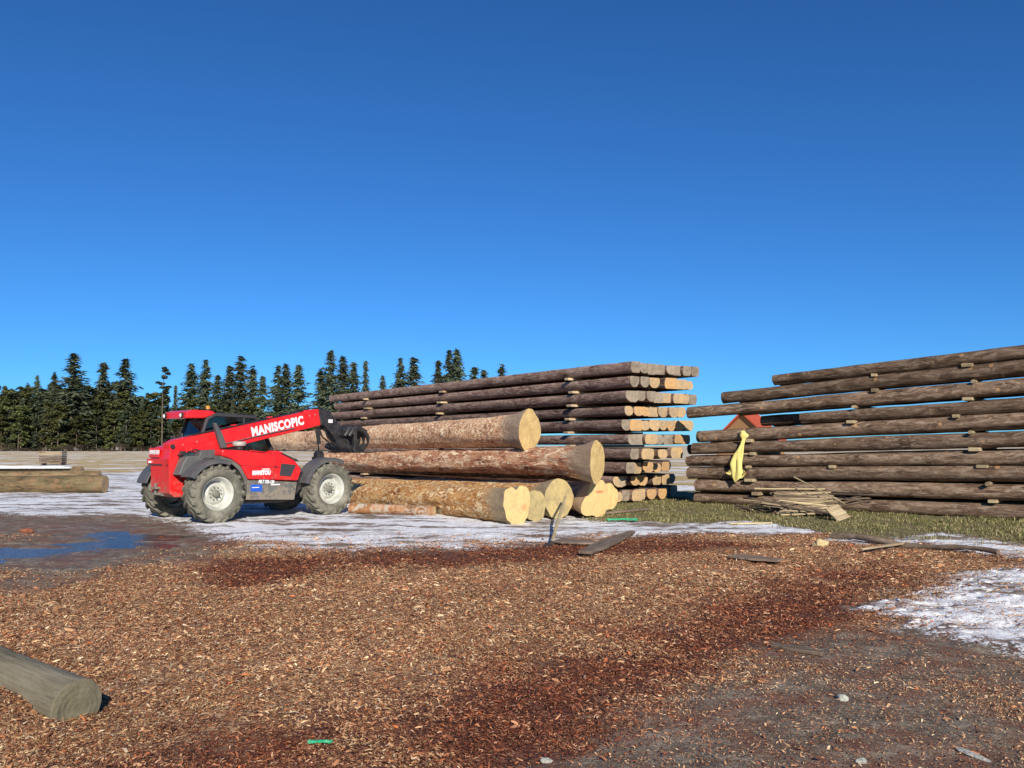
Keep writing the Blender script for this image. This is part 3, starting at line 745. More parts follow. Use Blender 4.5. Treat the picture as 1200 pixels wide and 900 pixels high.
# ------------------------------------------------------------------ red telescopic loader
TH = radians(46.8)
T = empty('telehandler', (-5.86,19.25,.0), TH)
tag(T, 'red telescopic loader with raised boom and big muddy tyres beside the felled logs', 'loader')
def wheel(cx, cy, r, side):
    wm = MB(); c = (0,0,0); sd = -1 if side == 'r' else 1
    # rim: outward is sd*Y
    prof = [(.0,.06),(.15,.06),(.17,.075),(.215,.02),(.25,-.01),(.29,.10),(.325,.185),(.345,.19),(.345,.165),(.31,.0),(.30,-.15),(.345,-.19)]
    prof = [(a*r/.6, b*sd) for a, b in prof]
    wm.lathe(prof, 48)
    W = wm.build('wheel', M['rim'], T); W.location = (cx, cy, r)
    t = MB(); R = r-.028
    pr = [(.335,-.17),(.345,-.20),(.42,-.232),(.50,-.228),(.545,-.20),(.565,-.12),(.57,0),(.565,.12),(.545,.20),(.50,.228),(.42,.232),(.345,.20),(.335,.17)]
    t.lathe([(a*R/.572, b*sd) for a, b in pr], 64)
    nl = 20
    for s2 in (-1,1):
        for i in range(nl):
            a0 = 2*pi*(i+(.5 if s2 > 0 else 0))/nl
            # a chevron lug: swept block from the middle to the shoulder and down the side
            path = [(0.0,-.01,.010),( .075,.07,.028),(.135,.15,.030),(.175,.205,.022),(.20,.232,-.02),(.205,.236,-.055)]
            ring = []
            for (da, yy, hh) in path:
                wdt = .044
                for (dw, top) in ((-wdt,0),(-wdt*.7,1),(wdt*.7,1),(wdt,0)):
                    rr = R-.03+hh*0+( .050+ (hh-.02 if hh < .0 else 0) if top else (hh if hh<0 else -.01))
                    if yy > .22: rr = R+hh-.018*(0 if top else 1)
                    yo = yy + (.014 if (yy > .22 and top) else (-.01 if yy > .22 else 0))
                    an = a0+(da*1.15+dw)/R*1.0
                    ring.append((cos(an)*rr, yo*s2, sin(an)*rr))
            fs = []
            for k in range(len(path)-1):
                for m_ in range(3):
                    fs.append((k*4+m_, k*4+m_+1, (k+1)*4+m_+1, (k+1)*4+m_))
            fs.append((0,1,2,3)); e_ = (len(path)-1)*4; fs.append((e_,e_+1,e_+2,e_+3))
            t.add(ring, fs)
    ty = t.build('tyre', M['tyre'], W)
    h = MB(); h.lathe([(0,.13*sd),(.06,.13*sd),(.075,.115*sd),(.085,.06*sd),(.12,.055*sd)], 20)
    for i in range(10):
        a = 2*pi*i/10; h.tube([(cos(a)*.125,.055*sd,sin(a)*.125),(cos(a)*.125,.095*sd,sin(a)*.125)], .014, 6)
    h.build('hub', M['hub'], W)
    return W
Rw = .60
WB = 1.375
for cx, cy, sd in ((-WB,-.95,'r'),(WB,-.95,'r'),(-WB,.95,'l'),(WB,.95,'l')):
    W = wheel(cx, cy, Rw, sd); W.rotation_euler = (0, random.uniform(0,6), 0)
# axles and chassis
mb = MB()
for cx in (-WB, WB): mb.tube([(cx,-.75,Rw-.03),(cx,.75,Rw-.03)], [.11,.11], 14); mb.box(cx-.2,cx+.2,-.2,.2,Rw-.22,Rw+.16)
mb.prism([(-1.95,.55),(-1.75,.50),(1.6,.50),(1.75,.75),(1.6,1.02),(-1.9,1.0)], -.36, .36)
mb.prism([(-.75,.36),(.5,.34),(.55,.5),(-.8,.5)], -.75, .8)
bevel(mb.build('chassis', M['blk'], T), .015)
mb = MB(); mb.prism([(-2.05,.60),(-1.95,.52),(-1.72,.52),(-1.62,.86),(-1.84,1.02),(-1.88,1.34),(-1.50,1.46),(-1.08,1.48),(-.92,1.36),(-.88,1.30),(-.9,1.6),(-1.0,1.70),(-1.95,1.56),(-2.06,1.50),(-2.09,1.3)], -.42, .45)
o = mb.build('rear_body', M['red'], T); bevel(o, .03, 3)
# rear plate area, slot, lights, towing hook
mb = MB(); mb.box(-2.125,-2.088,-.02,.44,1.33,1.53); bevel(mb.build('rear_panel', M['red'], T), .01)
mb = MB(); mb.box(-2.100,-2.082,-.10,.42,1.17,1.195); mb.build('vent_slot', M['blk'], T)
me_ = text_mesh('lettering', 'MANITOU', .115, M['white'], .003, .006, 0, .85)
o = link('lettering', me_, T); o.rotation_euler = (pi/2,0,-pi/2); o.location = (-2.129,.40,1.40)
for yy in (.50,-.36):
    mb = MB(); mb.box(-2.12,-2.06,yy-.04,yy+.04,1.18,1.30); bevel(mb.build('tail_light', M['taillens'], T), .008)
mb = MB(); mb.box(-2.13,-2.05,.40,.47,1.21,1.26); bevel(mb.build('rear_marker', M['white'], T), .006)
mb = MB(); mb.box(-2.16,-2.0,.02,.25,.56,.60); mb.box(-2.16,-2.0,.02,.25,.68,.72); mb.tube([(-2.1,.13,.52),(-2.1,.13,.80)], .025, 8); mb.box(-2.05,-1.95,-.05,.33,.54,.80)
bevel(mb.build('tow_hitch', M['hub'], T), .006)
mb = MB(); mb.tube([(-2.03,-.455,1.56),(-2.03,-.425,1.56)], .045, 14); mb.build('pivot_pin', M['blk'], T)
mb = MB(); mb.prism([(-1.92,1.38),(-1.72,1.40),(-1.66,1.46),(-1.86,1.47)], -.58, -.42)
mb.tube([(-1.75,-.60,1.45),(-1.62,-.62,1.50),(-1.5,-.6,1.45)], .015, 6)
mb.build('valve_block', M['blk'], T)
for xx in (-1.80,-1.70):
    mb = MB(); mb.tube([(xx,-.585,1.44),(xx,-.585,1.54)], .022, 10); mb.build('coupling_cap', M['red'], T)
# black box over the rear wheel
mb = MB(); mb.prism([(-1.62,1.30),(-1.55,1.48),(-1.05,1.50),(-1.05,1.30)], -.72, -.43); bevel(mb.build('toolbox', M['plastic'], T), .03, 3)
# boom
def slope_rect(x0, x1, ztop0, s, h0, h1): 
    return [(x0, ztop0-h0), (x1, ztop0+(x1-x0)*s-h1), (x1, ztop0+(x1-x0)*s), (x0, ztop0)]
mb = MB(); mb.prism([(-2.02,1.38),(-.9,1.50),(-.30,1.615),(1.62,2.055),(1.55,2.435),(1.18,2.40),(1.16,2.365),(-1.0,1.885),(-1.9,1.70),(-2.05,1.62)], -.31, -.02)
o = mb.build('boom', M['red'], T); bevel(o, .018, 3)
for xx in (-.55,.33):
    b_ = MB(); zt = 1.885+(xx+1.0)*.2225; b_.prism([(xx-.07,zt-.01),(xx+.07,zt+.02),(xx+.05,zt+.06),(xx-.03,zt+.05)], -.22,-.12); b_.build('hose_clamp', M['red'], o)
s_ = math.atan(.2225)
me_ = text_mesh('lettering', 'MANISCOPIC', .27, M['white'], .003, .013, 0, .80, 1.10)
wtx = max(v.co.x for v in me_.vertices); me_.transform(Matrix.Diagonal((1.36/wtx,1,1,1)))
t_ = link('lettering', me_, o); t_.location = (-.17,-.3135,1.785); t_.rotation_euler = (pi/2, 0, 0)
t_.rotation_euler = (Matrix.Rotation(-s_, 4, 'Y')@Matrix.Rotation(pi/2, 4, 'X')).to_euler()
# inner boom section and black head
mb = MB(); mb.prism([(1.56,2.08),(1.70,2.10),(1.66,2.40),(1.53,2.40)], -.27, -.06); bevel(mb.build('inner_boom', M['blk'], T), .01)
mb = MB(); mb.prism([(1.58,2.44),(1.84,2.43),(1.98,2.30),(2.34,1.92),(2.40,1.70),(2.30,1.52),(2.12,1.52),(2.10,1.66),(1.92,1.88),(1.72,2.06),(1.62,2.06)], -.29, -.04)
o = mb.build('boom_head', M['blk'], T); bevel(o, .03, 3)
b_ = MB(); b_.box(1.84,1.96,-.297,-.291,2.12,2.20); b_.build('decal', M['white'], o)
b_ = MB(); b_.tube([(1.72,-.32,1.98),(1.80,-.32,1.78),(2.0,-.32,1.60),(2.25,-.32,1.50)], .02, 8); b_.tube([(1.76,-.01,2.02),(1.86,-.01,1.80),(2.1,-.01,1.62)], .02, 8); b_.build('hose', M['blk'], o)
# fork carriage with grab arms
mb = MB()
mb.box(2.34,2.42,-.62,.36,1.46,1.56); mb.box(2.34,2.42,-.62,.36,1.84,1.92)
for yy in (-.60,-.32,-.02,.30): mb.box(2.36,2.44,yy-.035,yy+.035,1.42,1.96)
mb.tube([(2.18,-.35,1.60),(2.18,.05,1.60)], .07, 12); mb.tube([(2.22,-.35,1.84),(2.22,.05,1.84)], .05, 12)
o = mb.build('fork_carriage', M['blk'], T); bevel(o, .008, 1)
for yy in (-.50,.20):
    f_ = MB(); f_.prism([(2.42,1.40),(2.95,1.40),(2.95,1.425),(2.50,1.46),(2.475,1.92),(2.42,1.92)], yy-.05, yy+.05); bevel(f_.build('fork_tine', M['blk'], T), .006,1)
for yy in (-.52,-.34,-.16,.05,.24):
    f_ = MB(); f_.tube([(2.28,yy,1.80),(2.40,yy,1.97),(2.58,yy,2.00),(2.74,yy,1.92),(2.84,yy,1.78),(2.86,yy,1.62)], [.06,.07,.07,.06,.05,.02], 8)
    f_.tube([(2.2,yy+.05,1.58),(2.45,yy+.05,1.47),(2.72,yy+.05,1.50),(2.90,yy+.05,1.64)], [.07,.08,.06,.02], 8); f_.tube([(2.5,yy,1.95),(2.46,yy,2.06)], [.04,.02], 6)
    f_.build('grab_claw', M['blk'], T)
f_ = MB(); f_.prism([(2.38,1.50),(2.62,1.46),(2.80,1.58),(2.84,1.76),(2.74,1.92),(2.55,1.98),(2.40,1.93)], -.22, .0); bevel(f_.build('grab_body', M['blk'], T), .03)
f_ = MB(); f_.tube([(2.25,-.15,1.70),(2.55,-.15,1.76),(2.62,-.15,1.84)], [.06,.05,.03], 10); f_.tube([(2.45,-.15,1.6),(2.45,-.15,2.0)], .035, 8); f_.build('grab_cylinder', M['blk'], T)
f_ = MB()
for k_, yy in enumerate((-.25,-.21,-.17)): f_.tube([(-1.5,yy,1.80),(-.9,yy,1.935),(-.2,yy,2.075+.01*k_),(.5,yy,2.235),(1.15,yy,2.39),(1.4,yy,2.46),(1.66,yy,2.46),(1.85,yy,2.36),(1.95,yy,2.2)], .014, 6)
f_.build('hydraulic_hose', M['blk'], T)
f_ = MB(); f_.tube([(-.9,-.335,1.60),(.2,-.335,1.845),(.9,-.335,1.98)], .012, 6); f_.build('hydraulic_pipe', M['steel'], T)
for xx in (-1.75,-1.45,1.30,1.45):
    zt = 1.70+(xx+1.4)*.2225-.03; f_ = MB(); f_.tube([(xx,-.318,zt),(xx,-.300,zt)], .02, 8); f_.build('bolt', M['hub'], T)
# engine hood, grille, skirt
hood = [(-1.26,1.50),(-.73,1.475),(-.07,1.385),(.10,1.42),(.48,1.25),(.66,1.05),(.57,.80),(-.64,.86),(-.81,1.15),(-1.04,1.30),(-1.26,1.36)]
mb = MB(); mb.prism(hood, -1.03, -.45); o = mb.build('engine_hood', M['red'], T); bevel(o, .045, 4)
g_ = MB(); g_.prism([(.13,1.19),(.50,1.15),(.37,.90),(.09,.93)], -1.038, -1.031); bevel(g_.build('grille', M['grille'], o), .003,1)
g_ = MB(); g_.prism([(.08,1.425),(.40,1.31),(.42,1.325),(.12,1.45)], -.96, -.62); g_.build('vent', M['blk'], o)
g_ = MB(); g_.prism([(-.07,1.39),(.06,1.47),(.22,1.42),(.1,1.40)], -.98, -.60); bevel(g_.build('hood_lip', M['red'], o), .01)
g_ = MB(); g_.prism([(-.052,1.37),(-.044,1.37),(-.044,.83),(-.052,.83)], -1.036, -1.0315); g_.prism([(-.80,1.165),(.60,1.082),(.60,1.075),(-.80,1.158)], -1.0355, -1.031); g_.build('panel_gap', M['blk'], o)
g_ = MB(); g_.box(-.02,.02,-1.05,-1.031,1.10,1.14); bevel(g_.build('latch', M['blk'], o), .004, 1)
g_ = MB(); g_.tube([(-.62,-1.0,1.475),(-.1,-1.0,1.415)], .012, 6); g_.build('seam', M['reddark'], o)
me_ = text_mesh('lettering', 'MANITOU', .12, M['white'], .002, .009, 0, .78)
t_ = link('lettering', me_, o); t_.location = (-.56,-1.035,.96); t_.rotation_euler = (pi/2,0,0)
g_ = MB(); g_.box(-.33,-.15,-1.037,-1.033,1.065,1.085); g_.build('decal', M['white'], o)
mb = MB(); mb.prism([(-.67,.855),(.53,.775),(.47,.39),(-.69,.44)], -1.04, -.72); o = mb.build('side_panel', M['skirt'], T); bevel(o, .012, 2)
g_ = MB(); g_.prism([(-.60,.76),(-.33,.745),(-.33,.60),(-.60,.61)], -1.0455, -1.041); g_.build('sticker', M['blue'], o)
g_ = MB(); g_.box(-.57,-.40,-1.049,-1.0465,.685,.70); g_.build('decal', M['white'], o)
me_ = text_mesh('lettering', 'MLT 735-120', .095, M['white'], .002, .004, .2, .72)
t_ = link('lettering', me_, o); t_.location = (-.42,-1.043,.785); t_.rotation_euler = (pi/2, radians(3.4), 0)
g_ = MB(); g_.box(-.12,.10,-1.047,-1.042,.725,.75); g_.build('decal', M['white'], o)
mb = MB(); mb.prism([(-.6,.34),(.42,.32),(.40,.62),(-.6,.62)], -.70, -.38); bevel(mb.build('tank', M['blk'], T), .03,3)
# red arch between hood and rear fender
mb = MB(); pts = [(-1.375+cos(a)*.78, .60+sin(a)*.78) for a in np.linspace(radians(12),radians(80),9)]; pts2 = [(-1.375+cos(a)*.70, .60+sin(a)*.70) for a in np.linspace(radians(80),radians(12),9)]
mb.prism(pts+pts2, -.98, -.55); mb.build('wheel_arch', M['skirt'], T)
# fenders
def fender(cx, ylo, yhi, a0, a1, r0=.67, th=.035):
    mb = MB(); A_ = np.linspace(radians(a0), radians(a1), 16)
    mb.prism([(cx+cos(a)*(r0+th), .60+sin(a)*(r0+th)) for a in A_]+[(cx+cos(a)*r0, .60+sin(a)*r0) for a in A_[::-1]], ylo, yhi)
    ys = ylo if cx*0 == 0 and ylo < 0 else yhi
    mb.prism([(cx+cos(a)*(r0+th-.004), .60+sin(a)*(r0+th-.004)) for a in A_]+[(cx+cos(a)*(r0-.06), .60+sin(a)*(r0-.06)) for a in A_[::-1]], ys, ys+(.02 if ys < 0 else -.02))
    o = mb.build('fender', M['plastic'], T); bevel(o, .01, 2)
    return o
fender(-WB,-1.18,-.70,68,150); fender(-WB,.70,1.18,60,165)
fender(WB,-1.16,-.72,62,168); fender(WB,.72,1.16,62,168)
mb = MB(); mb.prism([(-2.02,.98),(-1.84,.99),(-1.70,1.2),(-1.42,1.33),(-1.6,1.37),(-1.85,1.36),(-1.92,1.25)], -.72, -.43); bevel(mb.build('inner_fender', M['skirt'], T), .02,2)
# cab
cabo = [(-1.17,1.15),(-1.14,1.82),(-1.02,2.16),(-.82,2.255),(.12,2.225),(.40,1.80),(.60,1.42),(.60,1.05)]
mb = MB()
for yy in (.10,1.02):
    mb.tube([(x_,yy,z_) for x_, z_ in cabo], .045, 8)
mb.prism([(-.95,2.225),(.10,2.20),(.10,2.25),(-.9,2.28)], .06, 1.05)
mb.prism([(-1.2,.75),(-1.2,1.30),(.62,1.22),(.62,.75)], .08, 1.04)
mb.tube([(-.15,.10,2.2),(-.12,.10,1.2)], .025, 8)
mb.tube([(.60,.1,1.42),(.60,1.02,1.42)], .03, 8); mb.tube([(-1.15,.1,1.45),(-1.15,1.02,1.45)], .03, 8)
cab = mb.build('cab', M['grille'], T)
inner = [(x_, z_) for x_, z_ in cabo[1:7]]+[(.60,1.2),(-1.15,1.25)]
for nm_, yy in (('side_window',.10),('side_window',1.02)):
    g_ = MB(); g_.prism(inner, yy-.004, yy+.004); g_.build(nm_, M['glass'], cab)
g_ = MB(); g_.add([(-1.15,.12,1.3),(-1.15,1.0,1.3),(-1.14,1.0,1.82),(-1.14,.12,1.82),(-1.02,1.0,2.16),(-1.02,.12,2.16)], [(0,1,2,3),(3,2,4,5)]); g_.build('rear_window', M['glass'], cab)
g_ = MB(); g_.add([(.60,.12,1.2),(.60,1.0,1.2),(.60,1.0,1.42),(.60,.12,1.42),(.40,1.0,1.80),(.40,.12,1.80),(.12,1.0,2.22),(.12,.12,2.22)], [(0,1,2,3),(3,2,4,5),(5,4,6,7)]); g_.build('windscreen', M['glass'], cab)
g_ = MB(); g_.box(-.85,-.35,.32,.82,1.25,1.42); g_.prism([(-.95,1.42),(-.80,1.40),(-.88,2.0),(-1.0,1.98)], .35, .79); bevel(g_.build('driver_seat', M['seat'], cab), .04,3)
g_ = MB(); g_.lathe([(.18,-.015),(.20,0),(.18,.015),(.165,0),(.18,-.015)], 20); gw = g_.build('steering_wheel', M['seat'], cab); gw.location = (.12,.56,1.62); gw.rotation_euler = (radians(62),0,radians(-90))
mb = MB(); mb.prism([(-1.52,2.16),(-1.50,2.30),(-1.35,2.345),(-.92,2.335),(-.82,2.27),(-.95,2.225),(-1.10,2.17)], .06, 1.10); roof = mb.build('cab_roof', M['red'], T); bevel(roof, .025, 3)
for yy in (1.02,.24):
    g_ = MB(); g_.tube([(-1.51,yy,2.23),(-1.56,yy,2.225)], [.055,.06], 14); lb = g_.build('work_lamp', M['blk'], roof)
    g_ = MB(); g_.tube([(-1.562,yy,2.225),(-1.575,yy,2.225)], [.048,.03], 14); g_.build('lamp_lens', M['lampglass'], lb)
mb = MB(); mb.tube([(-.95,.22,2.33),(-.95,.22,2.375)], .05, 12); bc = mb.build('beacon', M['blk'], T)
g_ = MB(); g_.tube([(-.95,.22,2.376),(-.95,.22,2.43),(-.95,.22,2.45)], [.045,.042,.02], 12); g_.build('beacon_lens', M['amber'], bc)
# bracket, air intake, mirrors
mb = MB(); mb.prism([(-1.20,2.06),(-1.14,2.05),(-1.02,1.86),(-.88,1.54),(-1.02,1.52),(-1.12,1.80)], -.56, -.46); bevel(mb.build('guard_plate', M['plastic'], T), .012,2)
mb = MB(); mb.tube([(-.68,-.68,1.50),(-.68,-.68,1.57)], .09, 14); ai = mb.build('air_intake', M['blk'], T)
g_ = MB(); g_.tube([(-.68,-.68,1.571),(-.68,-.68,1.60),(-.68,-.68,1.655),(-.68,-.68,1.665)], [.13,.145,.14,.10], 20); g_.build('intake_cap', M['cream'], ai)
mb = MB(); mb.tube([(1.0,-.62,1.10),(1.28,-.62,1.22),(1.36,-.62,1.42),(1.32,-.62,1.96)], .022, 8)
mb.prism([(1.26,1.96),(1.36,1.97),(1.40,1.62),(1.32,1.60)], -.66, -.60); mb.tube([(1.36,-.70,1.36),(1.36,-.56,1.36)], .10, 14)
mb.prism([(1.22,1.22),(1.46,1.22),(1.46,1.32),(1.22,1.32)], -.72, -.55)
bevel(mb.build('mirror_bracket', M['blk'], T), .01,1)
mb = MB(); mb.prism([(.55,.80),(.70,.95),(.78,1.0),(.72,.60),(.55,.45)], -.90, -.30); bevel(mb.build('front_frame', M['blk'], T), .01)
mb = MB(); mb.prism([(.6,1.0),(1.7,.95),(1.75,.7),(.6,.7)], -.38,.38); bevel(mb.build('front_chassis', M['reddark'], T), .02)

# ------------------------------------------------------------------ small things
def one(name, ms_or_mb, mat, loc, rot, label, cat, group=None, bev=0):
    o = ms_or_mb.build(name, mat) if isinstance(ms_or_mb, MB) else link(name, ms_or_mb)
    o.location = loc; o.rotation_euler = rot
    if bev: bevel(o, bev, 2)
    return tag(o, label, cat, group)
# grey log in the left foreground
ms = log_meshes('grey_log', 2.6, .15, .15, 301, M['greylog'], m_end('olive_cut_end', (.20,.18,.115), (.19,.17,.105), (.25,.22,.16), .5), 56, 40, amp=.012, lump=.004, tilt=(-.30,.12))
p0 = Vector(gnd(62, 838)); dirn = Vector((1.05,-1.33)).normalized()
put_log('grey_log', ms, -2.47, 4.96, .10, radians(-43), 'bleached grey round log half buried in chips at the bottom left', 'log', slope=-.03)
# short billet behind the front wheel
x_, y_ = gnd(508, 606)
ms = log_meshes('bark_billet', 2.1, .125, .12, 302, M['bark_billet'], M['end_tan'], 32, 24, amp=.03)
put_log('bark_billet', ms, x_, y_+.1, .12, math.atan2(-.35,1.), 'short bark-covered round piece on the snow under the heart-ended log', 'log')
# logs at the far left
for i, (u, v, r, lab) in enumerate(((118,578,.30,'mossy green-brown log lying nearest at the left edge of the yard'), (112,569,.26,'mossy log with an orange end behind the nearest one at the left edge'), (92,563,.24,'snow-topped log at the back of the left edge row'))):
    x_, y_ = gnd(u, v); ms = log_meshes('mossy_log', 9, r, r*.9, 310+i, M['mossy'], M['end_tan'], 36, 40, amp=.03)
    z_ = r-.02+(.08 if i == 1 else .16 if i == 2 else 0)
    o = put_log('mossy_log', ms, x_, y_+.3, z_, radians(4), lab, 'log', 'mossy logs at the left edge')
    if i == 2: snowlog = (x_, y_+.3, z_+r)
mb = MB(); nS = 46
pp_ = []
for i in range(nS):
    s = i/(nS-1); xx = snowlog[0]-.4-s*8.4; yy = snowlog[1]-.12-s*.58
    hgt = .075*(sin(pi*min(1,s*8+.05)/2))*(.8+.5*mnoise.noise(Vector((s*9,0,0))))
    pp_.append([(xx, yy+dy, snowlog[2]+dz-.03) for dy, dz in ((-.42,-.04),(-.34,hgt*.8),(-.1,hgt*1.25),(.2,hgt*1.25),(.4,hgt*.8),(.46,-.06))])
vs = [p for r_ in pp_ for p in r_]; fs = [(i*6+k, i*6+k+1, (i+1)*6+k+1, (i+1)*6+k) for i in range(nS-1) for k in range(5)]
fs += [list(range(6)), [(nS-1)*6+k for k in range(6)]]; mb.add(vs, fs, True)
o = mb.build('snow_cover', M['snow']); tag(o, 'strip of snow lying on the mossy logs at the left edge', 'snow')
# stack of boards far out on the field
x_, y_ = gnd(62, 545)
bs = empty('board_stack', (x_, y_, -.12), radians(8)); tag(bs, 'small stack of tan boards on runners out on the field', 'board stack')
for i in range(6):
    mb = MB()
    for k in range(5): mb.box(-.85+random.uniform(-.04,.04),.85,-.55+k*.22,-.55+k*.22+.2,.28+i*.16,.28+i*.16+.13)
    mb.build('board_layer', M['lath' if i > 3 else 'lath_dark'], bs)
mb = MB(); mb.box(-.8,-.66,-.55,.5,0,.27); mb.box(.66,.8,-.55,.5,0,.27); mb.build('runner', M['board_grey'], bs)
# yellow cloth hanging on the right-hand stack
cx_, cy_ = 0,0
k = (870-600)/1000.; q_ = L3-N3*.24; a = (k*q_.y-q_.x)/(D3.x-k*D3.y); p = q_+D3*a
mb = MB(); nr, ns = 30, 32; vs = []
for i in range(nr):
    t = i/(nr-1); zz = 1.86-1.20*t; cx_ = -.26*max(0,t-.12)+.03*sin(t*8)
    wdt = .10+.02*sin(t*9) if t < .12 else .055+.05*max(0,(t-.15))*3
    wdt = [.06,.10,.115,.09][min(3,int(t*26))] if t < .14 else .048+.14*max(0,min(1,(t-.30)*1.5))
    for j in range(ns):
        ph = 2*pi*j/ns; fold = 1+min(1,t*4)*(.38*sin(ph*3+t*5)+.22*sin(ph*5-t*7)+.25*mnoise.noise(Vector((cos(ph)*2, sin(ph)*2, t*7))))
        vs.append((cx_+cos(ph)*wdt*fold, sin(ph)*wdt*.45*fold-.02*t, zz+(.10*sin(ph*2+1)+.05*sin(ph*5) if i >= nr-2 else 0)))
fs = [(i*ns+j, i*ns+(j+1)%ns, (i+1)*ns+(j+1)%ns, (i+1)*ns+j) for i in range(nr-1) for j in range(ns)]
fs.append(list(range(ns))); mb.add(vs, fs, True)
o = mb.build('yellow_cloth', M['cloth']); o.location = (p.x, p.y, .10); o.rotation_euler = (0,0,A3)
tag(o, 'yellow cloth knotted and hanging down on the right-hand log stack', 'cloth')
# long-handled tool leaning on the grey end
hb = Vector((*gnd(646,640),.03)); pt = at_pile(1.5,655); top = Vector((pt.x+.12, pt.y-.30, .50))
root = empty('debarking_spud', hb); tag(root, 'long-handled debarking tool with dark iron blade leaning on a round log end', 'tool')
v_ = top-hb
mb = MB(); mb.tube([(0,0,0), tuple(v_*.5+Vector((0,0,.01))), tuple(v_)], [.032,.028,.026], 10); mb.build('handle', M['lath_pale'], root)
dn = v_.normalized()
mb = MB(); mb.tube([tuple(dn*.14), tuple(-dn*.02)], [.032,.036], 10)
mb.add([(-.10,-.03,.015),(.02,-.03,.015),(.03,.03,.02),(-.09,.03,.02),(-.14,-.09,-.02),(.0,-.11,-.02),(-.14,-.085,-.026),(.0,-.105,-.026),(-.10,-.03,.002),(.02,-.03,.002)], [(0,1,2,3),(0,4,5,1),(8,9,7,6),(4,6,7,5),(0,8,6,4),(1,5,7,9)])
mb.build('blade', M['iron'], root)
# flat slabs on the chips
def slab(u0,v0,u1,v1,wd,th,lab,mat='board_grey', zl=.02):
    a_ = Vector(gnd(u0,v0)); b_ = Vector(gnd(u1,v1)); L = (b_-a_).length; an = math.atan2((b_-a_).y,(b_-a_).x)
    rr = random.Random(int(u0)); mb = MB(); n = 12; up = []; dn = []
    for i in range(n):
        t = i/(n-1); w_ = wd*(.55+.45*sin(pi*min(1,.12+t*.95)))*(1+rr.uniform(-.1,.1))
        up.append((t*L, -w_/2)); dn.append((t*L, w_/2+rr.uniform(-.01,.01)))
    mb.prism(up+dn[::-1], 0, th, axis='z')
    o = mb.build('slab_board', M[mat]); o.location = (a_.x, a_.y, zl); o.rotation_euler = (radians(2),0,an); bevel(o,.006,1)
    return tag(o, lab, 'board')
slab(652,637,700,640,.42,.03,'broad grey bark-edged board lying flat by the tool blade', zl=.035)
slab(686,652,740,627,.26,.045,'narrow grey board lying slantwise on the chips right of the tool', zl=.03)
slab(858,655,915,661,.30,.03,'dull grey slab flat on the chips below the grass strip', zl=.03)
slab(690,606,762,599,.16,.04,'thin weathered board on the grass beside the red-marked log end', 'lath_dark', .04)
slab(855,617,905,616,.05,.03,'thin pale stick lying in front of the lath heap', 'lath_pale', .04)
slab(1010,648,1065,640,.06,.03,'thin stick lying on the grass edge behind the long dark pole', 'lath', .04)
slab(905,760,965,770,.10,.03,'short dark stick pressed into the mud and chips', 'lath_dark', .01)
# long pole on the ground at right
a_ = Vector(gnd(975,632)); b_ = Vector(gnd(1170,652)); 
mb = MB(); nP = 14; path = []
for i in range(nP):
    t = i/(nP-1); q2 = a_+(b_-a_)*t; path.append((q2.x-a_.x+mnoise.noise(Vector((t*4,3,1)))*.08, q2.y-a_.y+mnoise.noise(Vector((t*4,7,1)))*.10, .03*sin(t*9)))
mb.tube(path, [.058-.025*i/nP+.008*sin(i*2.1) for i in range(nP)], 10)
one('fallen_pole', mb, M['lath_dark'], (a_.x,a_.y,.05), (0,0,0), 'long thin dark pole lying along the snow at the right', 'pole')
# stones, chunks
def rock(name, u, v, s, mat, lab, cat, flat=.7, seed=1):
    x_, y_ = gnd(u, v); bm = bmesh.new(); bmesh.ops.create_icosphere(bm, subdivisions=3, radius=1.)
    for vv in bm.verts:
        n_ = mnoise.noise(vv.co*1.1+Vector((seed,0,0)))*.45+mnoise.noise(vv.co*3+Vector((seed,5,0)))*.12
        vv.co = Vector((vv.co.x*s[0], vv.co.y*s[1], vv.co.z*s[2]))*(1+n_)
    me = bpy.data.meshes.new(name); bm.to_mesh(me); bm.free(); me.materials.append(M[mat])
    o = link(name, me); o.location = (x_, y_, H0(x_,y_)+s[2]*.55); o.rotation_euler = (0,0,seed); return tag(o, lab, cat)
rock('wood_chunk', 962, 640, (.11,.08,.085), 'chunk', 'yellowish wood block on the chips below the lath heap', 'wood block', seed=3)
rock('stone', 987, 820, (.035,.03,.022), 'stone', 'small pale green-white stone on the dark mud at right', 'stone', seed=5)
rock('stone', 640, 891, (.03,.022,.012), 'stone', 'flat grey pebble at the bottom edge of the dark mud', 'stone', seed=6)
rock('stone', 1010, 893, (.035,.025,.012), 'stone', 'pale pebble at the bottom edge in the mud right of centre', 'stone', seed=7)
rock('stone', 1140, 884, (.11,.03,.01), 'stone', 'long flat light stone in the mud near the bottom right corner', 'stone', seed=8.2)
rock('bark_chunk', 30, 624, (.15,.10,.05), 'redbark', 'red-brown bark piece lying in the puddle', 'bark piece', seed=9)
rock('bark_chunk', 505, 792, (.012,.012,.01), 'stone', 'tiny white stone in the middle of the chips', 'stone', seed=2)
# green strapping
def straps(u, v, n, L, lab, seed, r=.006, hz=.03):
    rr = random.Random(seed); x_, y_ = gnd(u, v); mb = MB()
    for i in range(n):
        a = rr.uniform(-.35,.35); oy = rr.uniform(-.1,.1)*L; path = []
        for t in range(9):
            q3 = t/8; path.append(((q3-.5)*L*cos(a), oy+(q3-.5)*L*sin(a)+.12*L*sin(q3*pi)*rr.choice((-1,1))*.5, hz*(.4+rr.random()*.5)+.25*hz*sin(q3*pi)*i/n))
        mb.tube(path, r, 6)
    o = mb.build('strapping', M['green']); o.location = (x_, y_, H0(x_,y_)+.01); return tag(o, lab, 'strapping')
straps(729, 611, 9, .65, 'tangle of bright green strapping on the grass beside the log heap', 2, .009, .06)
straps(375, 871, 5, .13, 'small scrap of green plastic netting on the chips at the bottom', 3, .0045, .015)

